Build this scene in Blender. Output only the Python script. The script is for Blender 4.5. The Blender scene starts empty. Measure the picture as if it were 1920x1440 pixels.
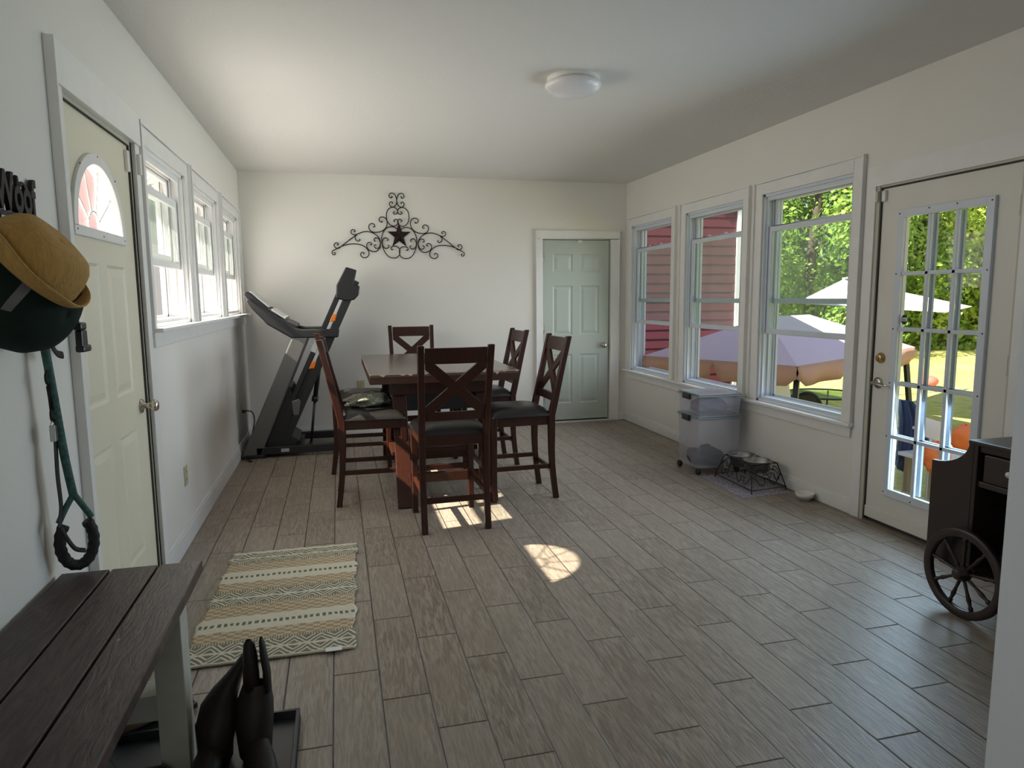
import bpy, bmesh, math, random
from mathutils import Vector, Matrix
random.seed(7)
C = bpy.context.scene.collection
sc = bpy.context.scene
pi = math.pi

# ------------------------------------------------------------------ camera
XL, XR, YB, H = -0.904, 3.209, 7.401, 2.68
YN = -2.6
cam = bpy.data.cameras.new('camera')
cam.sensor_fit = 'HORIZONTAL'; cam.sensor_width = 36.0
cam.lens = 1292.42 / 1920 * 36.0
cam.clip_start = 0.05; cam.clip_end = 300
co = bpy.data.objects.new('camera', cam); C.objects.link(co)
yaw, pitch, roll = 0.2458, -0.1256, -0.0085
fw = Vector((math.sin(yaw) * math.cos(pitch), math.cos(yaw) * math.cos(pitch), math.sin(pitch)))
rt = Vector((math.cos(yaw), -math.sin(yaw), 0)); up = rt.cross(fw)
r2 = math.cos(roll) * rt + math.sin(roll) * up; u2 = -math.sin(roll) * rt + math.cos(roll) * up
co.matrix_world = Matrix(((r2.x, u2.x, -fw.x, 0), (r2.y, u2.y, -fw.y, 0), (r2.z, u2.z, -fw.z, 1.43), (0, 0, 0, 1)))
sc.camera = co

# ------------------------------------------------------------------ light
w = bpy.data.worlds.new('sky'); sc.world = w; w.use_nodes = True
wn = w.node_tree; wb = wn.nodes['Background']
sky = wn.nodes.new('ShaderNodeTexSky'); sky.sky_type = 'PREETHAM'
sky.sun_direction = Vector((-0.74, -0.11, 0.66)); sky.turbidity = 3.0
mixw = wn.nodes.new('ShaderNodeMixRGB'); mixw.inputs[0].default_value = 0.55
mixw.inputs[2].default_value = (0.80, 0.90, 1.0, 1)
wn.links.new(sky.outputs[0], mixw.inputs[1]); wn.links.new(mixw.outputs[0], wb.inputs[0])
wb.inputs[1].default_value = 1.0

def light(name, kind, loc, direction, energy, color=(1, 1, 1), size=None, spread=None):
    l = bpy.data.lights.new(name, kind); l.energy = energy; l.color = color
    if size: l.shape = 'RECTANGLE'; l.size, l.size_y = size
    if spread: l.spread = spread
    o = bpy.data.objects.new(name, l); C.objects.link(o); o.location = loc
    o.rotation_euler = Vector(direction).to_track_quat('-Z', 'Y').to_euler()
    return o
s = light('sun', 'SUN', (-6, 3, 8), (1.115, 0.172, -1.0), 11.0, (1.0, 0.90, 0.74)); s.data.energy = 20.0; s.data.angle = 0.009
WL = [(3.84, 4.77), (5.03, 5.97), (6.22, 7.12)]        # left window openings (y)
WR = [(6.28, 7.22), (5.05, 6.00), (3.82, 4.79)]        # right window openings (y)
for a, b in WL:
    light('daylight_left', 'AREA', (XL + 0.02, (a + b) / 2, 1.75), (1, 0, -0.12), (8.2 if a < 6 else 3.0), (1.0, 0.95, 0.88), (b - a - .1, .8))
for a, b in WR:
    light('daylight_right', 'AREA', (XR - 0.02, (a + b) / 2, 1.35), (-1, 0, -0.15), 9.5, (0.86, 0.92, 1.0), (b - a - .1, 1.4), 2.0)
light('daylight_door', 'AREA', (XR - 0.03, 3.14, 1.05), (-1, 0, -0.2), 18, (0.55, 0.78, 1.0), (.6, 1.7), 2.7)
light('rear_fill', 'AREA', (0.0, YN + .1, 1.6), (.28, 1, 0.0), 23, (1.0, 0.97, 0.91), (2.6, 1.6), 2.4)  # added fill lamp behind the camera; no window is built there
light('daylight_fan', 'AREA', (XL + 0.03, 3.15, 1.83), (1, 0, 0), 1.2, (1, .97, .93), (.5, .2))
sc.view_settings.view_transform = 'Standard'; sc.view_settings.look = 'None'
sc.view_settings.gamma = 1; sc.view_settings.use_curve_mapping = False
sc.view_settings.exposure = 0.05
sc.cycles.max_bounces = 10; sc.cycles.transparent_max_bounces = 16
sc.cycles.use_denoising = True
sc.cycles.caustics_reflective = False; sc.cycles.caustics_refractive = False

# ------------------------------------------------------------------ materials
def mat(name, col=(0.8, 0.8, 0.8), rough=0.5, metal=0.0, spec=0.5, noise=None, bump=None, alpha=None, emit=None, coords='Object'):
    """noise=(scale, col2, strength[, stretch xyz]); bump=(scale, strength[, stretch])"""
    m = bpy.data.materials.new(name); m.use_nodes = True
    n = m.node_tree; b = n.nodes['Principled BSDF']
    b.inputs['Base Color'].default_value = (*col, 1); b.inputs['Roughness'].default_value = rough
    b.inputs['Metallic'].default_value = metal; b.inputs['Specular IOR Level'].default_value = spec
    tc = n.nodes.new('ShaderNodeTexCoord')
    def nz(scale, stretch):
        mp = n.nodes.new('ShaderNodeMapping'); mp.inputs['Scale'].default_value = stretch
        n.links.new(tc.outputs[coords], mp.inputs[0])
        t = n.nodes.new('ShaderNodeTexNoise'); t.inputs['Scale'].default_value = scale; t.inputs['Detail'].default_value = 4
        n.links.new(mp.outputs[0], t.inputs[0]); return t
    if noise:
        t = nz(noise[0], noise[3] if len(noise) > 3 else (1, 1, 1))
        r = n.nodes.new('ShaderNodeValToRGB'); k = noise[2]
        r.color_ramp.elements[0].position = 0.5 - 0.5 / k if k > 1 else 0.25
        r.color_ramp.elements[1].position = 0.5 + 0.5 / k if k > 1 else 0.75
        r.color_ramp.elements[0].color = (*col, 1); r.color_ramp.elements[1].color = (*noise[1], 1)
        n.links.new(t.outputs['Fac'], r.inputs[0]); n.links.new(r.outputs[0], b.inputs['Base Color'])
    if bump:
        t = nz(bump[0], bump[2] if len(bump) > 2 else (1, 1, 1))
        bp = n.nodes.new('ShaderNodeBump'); bp.inputs['Strength'].default_value = bump[1]; bp.inputs['Distance'].default_value = 0.01
        n.links.new(t.outputs['Fac'], bp.inputs['Height']); n.links.new(bp.outputs[0], b.inputs['Normal'])
    if alpha is not None:
        b.inputs['Alpha'].default_value = alpha
    return m

M = {}
M['wall'] = mat('painted_drywall', (0.80, 0.78, 0.73), 0.55, noise=(1.4, (0.77, 0.75, 0.70), 1), bump=(90, .06))
M['wall_skylit'] = mat('skylight_tinted_wall', (0.78, 0.85, 0.93), 0.55, bump=(90, .06))  # near wall: bluish brightness of window light put into its colour
M['ceiling'] = mat('textured_ceiling', (0.74, 0.72, 0.68), 0.8, bump=(70, .35))
M['trim'] = mat('white_trim_paint', (0.82, 0.82, 0.80), 0.35, noise=(9, (0.78, 0.77, 0.74), 1))
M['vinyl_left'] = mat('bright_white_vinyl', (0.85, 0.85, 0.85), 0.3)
M['grille_blue'] = mat('shaded_blue_grey_vinyl', (0.36, 0.42, 0.50), 0.4)  # same vinyl, darkened in colour to shade the outer grille
M['vinyl'] = mat('skylight_tinted_vinyl', (0.66, 0.71, 0.77), 0.3)  # white vinyl with dim blue sky light mixed into its colour
M['door_cream'] = mat('cream_door_paint', (0.78, 0.74, 0.58), 0.4, noise=(3, (0.74, 0.70, 0.55), 1))
M['door_green'] = mat('pale_green_grey_door', (0.46, 0.51, 0.45), 0.4)
M['door_white'] = mat('offwhite_door', (0.76, 0.74, 0.68), 0.4, noise=(3, (0.72, 0.69, 0.62), 1))
M['doorframe'] = mat('dull_door_frame', (0.55, 0.53, 0.44), 0.5)
M['shadow_gap'] = mat('weatherstrip', (0.05, 0.045, 0.04), 0.8)
M['espresso'] = mat('espresso_wood', (0.050, 0.0135, 0.0065), 0.34, spec=.35, noise=(14, (0.024, 0.0075, 0.0045), 1, (6, 6, .7)))
M['cart'] = mat('dark_cart_wood', (0.030, 0.019, 0.015), 0.35)
M['tabletop'] = mat('worn_table_top', (0.10, 0.072, 0.060), 0.2, noise=(3, (0.14, 0.105, 0.088), 1, (1, .4, 1)))
M['tableedge'] = mat('table_edge_wood', (0.062, 0.018, 0.008), 0.4, noise=(30, (0.04, .012, .006), 1, (1, 1, 4)))
M['chipped'] = mat('chipped_raw_wood', (0.62, 0.42, 0.32), 0.7)
M['black_vinyl'] = mat('black_seat_vinyl', (0.013, 0.011, 0.010), 0.36, bump=(60, .08))
M['black_plastic'] = mat('black_plastic', (0.012, 0.013, 0.015), 0.38)
M['grey_metal'] = mat('grey_treadmill_metal', (0.16, 0.16, 0.155), 0.35, metal=0.5)
M['silver'] = mat('silver_plastic', (0.55, 0.56, 0.57), 0.3, metal=0.5)
M['orange'] = mat('orange_plastic', (0.85, 0.22, 0.01), 0.35)
M['brass'] = mat('aged_brass', (0.55, 0.40, 0.16), 0.28, metal=1)
M['nickel'] = mat('satin_nickel', (0.55, 0.50, 0.43), 0.28, metal=1)
M['steel'] = mat('stainless_steel', (0.42, 0.42, 0.40), 0.3, metal=1)
M['iron'] = mat('black_wrought_iron', (0.012, 0.009, 0.009), 0.5, metal=.1, spec=.3)
M['star'] = mat('rusted_star_metal', (0.035, 0.02, 0.022), 0.35, metal=.6)
M['beige_plate'] = mat('beige_outlet_plate', (0.50, 0.47, 0.30), 0.4)
M['white_plastic'] = mat('white_plastic', (0.80, 0.79, 0.74), 0.35)
M['lamp_dome'] = mat('frosted_white_dome', (0.80, 0.78, 0.78), 0.25)
M['bench'] = mat('dark_stained_bench', (0.036, 0.019, 0.014), 0.45, noise=(5, (0.080, 0.046, 0.036), 1, (7, .9, 7)), bump=(18, .12, (8, 1, 8)))
def bench_material():
    m = mat('knotty_dark_stained_pine', (0.04, .02, .014), .45); n = m.node_tree; b = n.nodes['Principled BSDF']
    g = n.nodes.new('ShaderNodeNewGeometry'); sp = n.nodes.new('ShaderNodeSeparateXYZ'); n.links.new(g.outputs['Position'], sp.inputs[0])
    v = comb(n, mnode(n, 'MULTIPLY', sp.outputs[0], 9.0), mnode(n, 'MULTIPLY', sp.outputs[1], 1.6), 0.0)
    gr = noise(n, v, 4.0, 6, 2.2); c = ramp(n, gr, .36, (.020, .010, .008), .68, (.066, .037, .029))
    vo = n.nodes.new('ShaderNodeTexVoronoi'); vo.inputs['Scale'].default_value = 1.0
    n.links.new(comb(n, mnode(n, 'MULTIPLY', sp.outputs[0], 7.0), mnode(n, 'MULTIPLY', sp.outputs[1], 3.6), 0.0), vo.inputs[0])
    c = mixc(n, ramp(n, vo.outputs['Distance'], .05, (.9,) * 3, .14, (0,) * 3), c, (.012, .008, .006))
    v2 = n.nodes.new('ShaderNodeTexVoronoi'); v2.inputs['Scale'].default_value = 8.5; n.links.new(g.outputs['Position'], v2.inputs[0])
    c = mixc(n, ramp(n, v2.outputs['Distance'], .03, (.8,) * 3, .045, (0,) * 3), c, (.30, .28, .24))
    n.links.new(c, b.inputs['Base Color']); bp = n.nodes.new('ShaderNodeBump'); bp.inputs['Strength'].default_value = .25; bp.inputs['Distance'].default_value = .01
    n.links.new(gr, bp.inputs['Height']); n.links.new(bp.outputs[0], b.inputs['Normal']); return m
M['bench_leg'] = mat('chalky_white_leg', (0.50, 0.50, 0.44), 0.6, noise=(12, (0.42, .42, .37), 1))
M['leather'] = mat('black_brown_leather', (0.016, 0.011, 0.008), 0.55, spec=.3, bump=(16, .5))
M['tan_shoe'] = mat('tan_suede', (0.16, 0.11, 0.06), 0.8, bump=(40, .2))
M['navy'] = mat('navy_cloth', (0.012, 0.014, 0.02), 0.8)
M['tray'] = mat('black_tray_plastic', (0.025, 0.028, 0.032), 0.45)
M['straw'] = mat('tan_corduroy', (0.50, 0.30, 0.085), 0.85, noise=(120, (0.38, .22, .06), 1, (1, 1, .2)), bump=(160, .5, (1, 1, .2)))
M['dkgreen'] = mat('dark_green_nylon', (0.010, 0.020, 0.016), 0.85, spec=.2, bump=(7, .8))
M['greytape'] = mat('reflective_grey_tape', (0.10, 0.10, 0.10), 0.5)
M['rope'] = mat('teal_rope', (0.06, 0.16, 0.14), 0.8, noise=(70, (.02, .05, .045), 2))
M['black_web'] = mat('black_webbing', (0.008, 0.008, 0.008), 0.7, bump=(120, .4))
M['fleece'] = mat('grey_green_fleece', (0.36, 0.37, 0.28), 0.95, noise=(70, (0.10, .105, .075), 2), bump=(70, 1.0))
M['siding'] = mat('barn_red_siding', (0.115, 0.028, 0.040), 0.55)
M['siding_trim'] = mat('white_siding_trim', (0.75, 0.80, 0.80), 0.5)
M['canopy'] = mat('mauve_canopy_cloth', (0.52, 0.43, 0.52), 0.85)
M['valance'] = mat('tan_valance_cloth', (0.46, 0.26, 0.18), 0.85, bump=(8, .2))
M['white_cloth'] = mat('white_tent_cloth', (0.80, 0.80, 0.80), 0.8)
M['towel'] = mat('blue_towel', (0.035, 0.055, 0.12), 0.95, bump=(14, 1.0))
M['orange_bag'] = mat('orange_vinyl', (0.85, 0.19, 0.03), 0.5, bump=(7, .6))
M['oldwood'] = mat('weathered_post', (0.36, 0.29, 0.20), 0.8, noise=(10, (0.26, .2, .14), 1, (5, 5, .6)))
M['rock'] = mat('grey_rock', (0.12, 0.12, 0.12), 0.8, bump=(12, .6))
M['ball'] = mat('red_ball', (0.75, 0.15, 0.12), 0.4)
M['bark'] = mat('tree_bark', (0.05, 0.04, 0.03), 0.9, bump=(8, .8, (3, 3, .5)))
M['white_metal'] = mat('white_painted_metal', (0.75, 0.77, 0.80), 0.3)
M['awning'] = mat('pale_green_awning', (0.70, 0.85, 0.74), 0.5)
M['ribbed_green'] = mat('ribbed_green_siding', (0.38, 0.52, 0.43), 0.6)
M['shed_pink'] = mat('glare_paled_red_boards', (0.66, 0.42, 0.42), 0.7)  # red boards with overexposed glare put into the pale pink
M['mauve'] = mat('mauve_clothing', (0.17, 0.14, 0.25), 0.9, bump=(10, .6))
M['darkcloth'] = mat('charcoal_cloth', (0.055, 0.055, 0.075), 0.9, bump=(12, .6))
M['gravel'] = mat('pale_gravel', (0.62, 0.60, 0.58), 0.9, noise=(6, (0.5, .48, .47), 1))
M['screws'] = mat('dark_screw', (0.02, 0.02, 0.02), 0.4)
M['stick_wood'] = mat('raw_pale_sticker', (0.75, 0.75, 0.72), 0.6)

def glass(name, tint=(0.93, 0.97, 0.95), haze=0.0, gloss=0.06):
    m = bpy.data.materials.new(name); m.use_nodes = True; n = m.node_tree
    n.nodes.clear(); o = n.nodes.new('ShaderNodeOutputMaterial')
    t = n.nodes.new('ShaderNodeBsdfTransparent'); t.inputs[0].default_value = (*tint, 1)
    g = n.nodes.new('ShaderNodeBsdfGlossy'); g.inputs['Roughness'].default_value = 0.02
    lw = n.nodes.new('ShaderNodeLayerWeight'); lw.inputs[0].default_value = 0.5
    pw = n.nodes.new('ShaderNodeMath'); pw.operation = 'POWER'; pw.inputs[1].default_value = 5; n.links.new(lw.outputs['Facing'], pw.inputs[0])
    ma = n.nodes.new('ShaderNodeMath'); ma.operation = 'MULTIPLY_ADD'; ma.inputs[1].default_value = .4; ma.inputs[2].default_value = .025; n.links.new(pw.outputs[0], ma.inputs[0])
    mx = n.nodes.new('ShaderNodeMixShader'); n.links.new(ma.outputs[0], mx.inputs[0])
    n.links.new(t.outputs[0], mx.inputs[1]); n.links.new(g.outputs[0], mx.inputs[2])
    last = mx
    if haze:
        d = n.nodes.new('ShaderNodeBsdfTranslucent'); d.inputs[0].default_value = (.8, .85, .85, 1)
        m2 = n.nodes.new('ShaderNodeMixShader'); m2.inputs[0].default_value = haze
        n.links.new(mx.outputs[0], m2.inputs[1]); n.links.new(d.outputs[0], m2.inputs[2]); last = m2
    n.links.new(last.outputs[0], o.inputs[0]); return m
M['glass'] = glass('clear_glass', (0.98, 0.985, 0.985))
M['glass_green'] = glass('green_tinted_glass', (0.92, 0.955, 0.94), haze=0.03)
M['glass_hazy'] = glass('hazy_green_glass', (0.90, 0.94, 0.925), haze=0.07)
M['glass_table'] = glass('green_table_glass', (0.70, 0.85, 0.76), haze=0.3)

def frosted(name, col, alpha_mix):
    m = bpy.data.materials.new(name); m.use_nodes = True; n = m.node_tree
    b = n.nodes['Principled BSDF']; b.inputs['Base Color'].default_value = (*col, 1); b.inputs['Roughness'].default_value = .35
    t = n.nodes.new('ShaderNodeBsdfTransparent'); t.inputs[0].default_value = (.92, .92, .95, 1)
    mx = n.nodes.new('ShaderNodeMixShader'); mx.inputs[0].default_value = alpha_mix
    n.links.new(b.outputs[0], mx.inputs[1]); n.links.new(t.outputs[0], mx.inputs[2])
    n.links.new(mx.outputs[0], n.nodes['Material Output'].inputs[0]); return m
M['bin'] = frosted('cloudy_clear_plastic', (0.85, 0.86, 0.90), 0.82)
M['bin_lid'] = mat('grey_lid_plastic', (0.24, 0.28, 0.30), 0.3)

def mnode(n, op, a, b=None, c=None):
    x = n.nodes.new('ShaderNodeMath'); x.operation = op
    for i, v in enumerate((a, b, c)):
        if v is None: continue
        if isinstance(v, (int, float)): x.inputs[i].default_value = v
        else: n.links.new(v, x.inputs[i])
    return x.outputs[0]
def mixc(n, f, a, b, t='MIX'):
    x = n.nodes.new('ShaderNodeMixRGB'); x.blend_type = t
    for i, v in enumerate((f, a, b)):
        if isinstance(v, (int, float)): x.inputs[i].default_value = v
        elif isinstance(v, tuple): x.inputs[i].default_value = (*v, 1)
        else: n.links.new(v, x.inputs[i])
    return x.outputs[0]
def comb(n, x, y, z):
    c = n.nodes.new('ShaderNodeCombineXYZ')
    for i, v in enumerate((x, y, z)):
        if isinstance(v, (int, float)): c.inputs[i].default_value = v
        else: n.links.new(v, c.inputs[i])
    return c.outputs[0]
def noise(n, vec, scale, detail=4, dist=0):
    t = n.nodes.new('ShaderNodeTexNoise'); t.inputs['Scale'].default_value = scale
    t.inputs['Detail'].default_value = detail; t.inputs['Distortion'].default_value = dist
    n.links.new(vec, t.inputs[0]); return t.outputs['Fac']
def ramp(n, f, p0, c0, p1, c1):
    r = n.nodes.new('ShaderNodeValToRGB'); e = r.color_ramp.elements
    e[0].position, e[1].position = p0, p1; e[0].color = (*c0, 1); e[1].color = (*c1, 1)
    n.links.new(f, r.inputs[0]); return r.outputs[0]

def floor_material():
    m = bpy.data.materials.new('wood_look_tile'); m.use_nodes = True; n = m.node_tree; b = n.nodes['Principled BSDF']
    g = n.nodes.new('ShaderNodeNewGeometry'); sp = n.nodes.new('ShaderNodeSeparateXYZ'); n.links.new(g.outputs['Position'], sp.inputs[0])
    x, y = sp.outputs[0], sp.outputs[1]
    W_, L_ = 0.1705, 0.637
    u = mnode(n, 'DIVIDE', mnode(n, 'SUBTRACT', x, 0.102 - 40 * W_), W_)
    k = mnode(n, 'FLOOR', u)
    v = mnode(n, 'DIVIDE', mnode(n, 'SUBTRACT', y, 2.355 - 20 * L_), L_)
    v = mnode(n, 'ADD', v, mnode(n, 'DIVIDE', mnode(n, 'ADD', k, -40.0), 3.0))
    j = mnode(n, 'FLOOR', v)
    fu, fv = mnode(n, 'FRACT', u), mnode(n, 'FRACT', v)
    du = mnode(n, 'MULTIPLY', mnode(n, 'MINIMUM', fu, mnode(n, 'SUBTRACT', 1.0, fu)), W_)
    dv = mnode(n, 'MULTIPLY', mnode(n, 'MINIMUM', fv, mnode(n, 'SUBTRACT', 1.0, fv)), L_)
    d = mnode(n, 'MINIMUM', du, dv)
    grout = ramp(n, d, 0.0020, (1, 1, 1), 0.0040, (0, 0, 0))
    wn_ = n.nodes.new('ShaderNodeTexWhiteNoise'); wn_.noise_dimensions = '2D'; n.links.new(comb(n, k, j, 0.0), wn_.inputs[0])
    rnd = wn_.outputs[0]
    off = mnode(n, 'MULTIPLY', rnd, 37.0)
    vec = comb(n, mnode(n, 'ADD', mnode(n, 'MULTIPLY', x, 9.0), off), mnode(n, 'ADD', mnode(n, 'MULTIPLY', y, 0.9), off), 0.0)
    grain = noise(n, vec, 9.0, 6, 1.2)
    vec2 = comb(n, mnode(n, 'ADD', x, off), mnode(n, 'ADD', mnode(n, 'MULTIPLY', y, .5), off), 0.0)
    blot = noise(n, vec2, 5.0, 3, .5)
    c = ramp(n, grain, 0.38, (0.175, 0.138, 0.105), 0.62, (0.365, 0.305, 0.245))
    c = mixc(n, ramp(n, blot, .35, (0.0,) * 3, .7, (.55,) * 3), c, (0.225, 0.178, 0.138))
    c = mixc(n, mnode(n, 'MULTIPLY', rnd, .35), c, (0.38, 0.325, 0.265))
    c = mixc(n, grout, c, (0.045, 0.036, 0.028))
    n.links.new(c, b.inputs['Base Color']); b.inputs['Roughness'].default_value = 0.40
    h = mnode(n, 'SUBTRACT', mnode(n, 'MULTIPLY', grain, .35), mnode(n, 'MULTIPLY', grout, 1.0))
    bp = n.nodes.new('ShaderNodeBump'); bp.inputs['Strength'].default_value = .8; bp.inputs['Distance'].default_value = .005
    n.links.new(h, bp.inputs['Height']); n.links.new(bp.outputs[0], b.inputs['Normal'])
    return m
M['floor'] = floor_material()

def rug_material():
    # local object coordinates: x across the rug, y along its length 0..1.24
    m = bpy.data.materials.new('woven_cotton_jute'); m.use_nodes = True; n = m.node_tree; b = n.nodes['Principled BSDF']
    tc = n.nodes.new('ShaderNodeTexCoord'); sp = n.nodes.new('ShaderNodeSeparateXYZ'); n.links.new(tc.outputs['Object'], sp.inputs[0])
    nz = noise(n, tc.outputs['Object'], 160, 3); wob = noise(n, tc.outputs['Object'], 14, 2)
    x = mnode(n, 'ADD', sp.outputs[0], mnode(n, 'MULTIPLY', wob, .02)); y = mnode(n, 'ADD', sp.outputs[1], mnode(n, 'MULTIPLY_ADD', wob, .016, -.008))
    CR, GR = (0.66, 0.62, 0.49), (0.215, 0.20, 0.15)
    def band(a, c): return mnode(n, 'MULTIPLY', mnode(n, 'GREATER_THAN', y, a), mnode(n, 'LESS_THAN', y, c))
    near = lambda v, t, w_: mnode(n, 'LESS_THAN', mnode(n, 'ABSOLUTE', mnode(n, 'SUBTRACT', v, t)), w_)
    def lattice(y0, h_, flip):
        t = mnode(n, 'MULTIPLY', mnode(n, 'SUBTRACT', y, y0), .055 / h_)
        if flip: t = mnode(n, 'SUBTRACT', .055, t)
        a = mnode(n, 'SUBTRACT', mnode(n, 'PINGPONG', x, .055), t)
        c_ = mnode(n, 'MAXIMUM', near(a, 0.0, .0055), mnode(n, 'MAXIMUM', near(a, .026, .0045), near(a, -.026, .0045)))
        return mixc(n, c_, GR, CR)
    ck = n.nodes.new('ShaderNodeTexChecker'); ck.inputs['Scale'].default_value = 1.0
    n.links.new(comb(n, mnode(n, 'MULTIPLY', x, 34.0), mnode(n, 'MULTIPLY', y, 52.0), 0.0), ck.inputs[0])
    ck.inputs[1].default_value = (0.60, 0.50, 0.36, 1); ck.inputs[2].default_value = (0.34, 0.26, 0.15, 1)
    jute = mixc(n, ramp(n, nz, .42, (0,) * 3, .62, (.75,) * 3), ck.outputs[0], (0.46, 0.36, 0.24))
    dash = mixc(n, mnode(n, 'MULTIPLY', mnode(n, 'LESS_THAN', mnode(n, 'PINGPONG', x, .013), .0075), 1.0), CR, (0.16, .165, .12))
    lad = mixc(n, mnode(n, 'LESS_THAN', mnode(n, 'PINGPONG', x, .0055), .0027), (0.52, .47, .35), (0.20, .18, .13))
    plush = mixc(n, ramp(n, nz, .4, (0,) * 3, .7, (.6,) * 3), CR, (0.50, .47, .38))
    c = plush
    for a_, b_ in ((.18, .27), (.41, .53), (.71, .807), (.955, 1.058)): c = mixc(n, band(a_, b_), c, jute)
    for a_, b_ in ((.158, .18), (.53, .553), (.685, .71), (1.058, 1.085)): c = mixc(n, band(a_, b_), c, lad)
    for a_, b_ in ((.322, .350), (.868, .896)): c = mixc(n, band(a_, b_), c, dash)
    for a_, b_, f_ in ((.014, .078, 0), (.094, .158, 1), (.553, .608, 0), (.624, .685, 1), (1.085, 1.135, 0), (1.150, 1.212, 1)): c = mixc(n, band(a_, b_), c, lattice(a_, b_ - a_, f_))
    n.links.new(c, b.inputs['Base Color']); b.inputs['Roughness'].default_value = .95
    b.inputs['Specular IOR Level'].default_value = .1
    bp = n.nodes.new('ShaderNodeBump'); bp.inputs['Strength'].default_value = .9; bp.inputs['Distance'].default_value = .006
    bw = n.nodes.new('ShaderNodeRGBToBW'); n.links.new(c, bw.inputs[0]); n.links.new(mnode(n, 'ADD', bw.outputs[0], mnode(n, 'MULTIPLY', nz, .4)), bp.inputs['Height'])
    n.links.new(bp.outputs[0], b.inputs['Normal']); return m
M['rug'] = rug_material(); M['bench'] = bench_material()

def placemat_material():
    m = mat('speckled_mat', (0.42, 0.38, 0.42), .8); n = m.node_tree; b = n.nodes['Principled BSDF']
    tc = n.nodes.new('ShaderNodeTexCoord'); v = n.nodes.new('ShaderNodeTexVoronoi'); v.inputs['Scale'].default_value = 60
    n.links.new(tc.outputs['Object'], v.inputs[0])
    n.links.new(ramp(n, v.outputs['Distance'], .25, (0.56, .51, .55), .45, (0.26, .23, .27)), b.inputs['Base Color']); return m
M['placemat'] = placemat_material()

def grass_material():
    m = bpy.data.materials.new('lawn_grass'); m.use_nodes = True; n = m.node_tree; b = n.nodes['Principled BSDF']
    g = n.nodes.new('ShaderNodeNewGeometry')
    a = noise(n, g.outputs['Position'], 9, 8); big = noise(n, g.outputs['Position'], .5, 4)
    c = ramp(n, a, .35, (0.26, .30, .07), .65, (0.50, .48, .17))
    c = mixc(n, ramp(n, big, .4, (0,) * 3, .7, (.6,) * 3), c, (0.52, .47, .20))
    n.links.new(c, b.inputs['Base Color']); b.inputs['Roughness'].default_value = .9; b.inputs['Specular IOR Level'].default_value = .1
    bp = n.nodes.new('ShaderNodeBump'); bp.inputs['Strength'].default_value = .6; bp.inputs['Distance'].default_value = .05
    n.links.new(noise(n, g.outputs['Position'], 30, 6), bp.inputs['Height']); n.links.new(bp.outputs[0], b.inputs['Normal']); return m
M['grass'] = grass_material()

def leaf_material(name, c0, c1):
    m = bpy.data.materials.new(name); m.use_nodes = True; n = m.node_tree; b = n.nodes['Principled BSDF']
    g = n.nodes.new('ShaderNodeNewGeometry')
    c = ramp(n, noise(n, g.outputs['Position'], 1.3, 5), .35, c0, .65, c1)
    n.links.new(c, b.inputs['Base Color']); b.inputs['Roughness'].default_value = .6; b.inputs['Specular IOR Level'].default_value = .2
    t = n.nodes.new('ShaderNodeBsdfTranslucent'); n.links.new(c, t.inputs[0])
    mx = n.nodes.new('ShaderNodeMixShader'); mx.inputs[0].default_value = .35
    n.links.new(b.outputs[0], mx.inputs[1]); n.links.new(t.outputs[0], mx.inputs[2]); n.links.new(mx.outputs[0], n.nodes['Material Output'].inputs[0])
    return m
M['leaf1'] = leaf_material('maple_leaves', (0.17, 0.32, 0.05), (0.42, 0.58, 0.11))
M['leaf2'] = leaf_material('oak_leaves', (0.11, 0.23, 0.05), (0.32, 0.48, 0.11))
M['leaf3'] = leaf_material('understorey_leaves', (0.24, 0.38, 0.06), (0.52, 0.62, 0.13))

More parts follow.
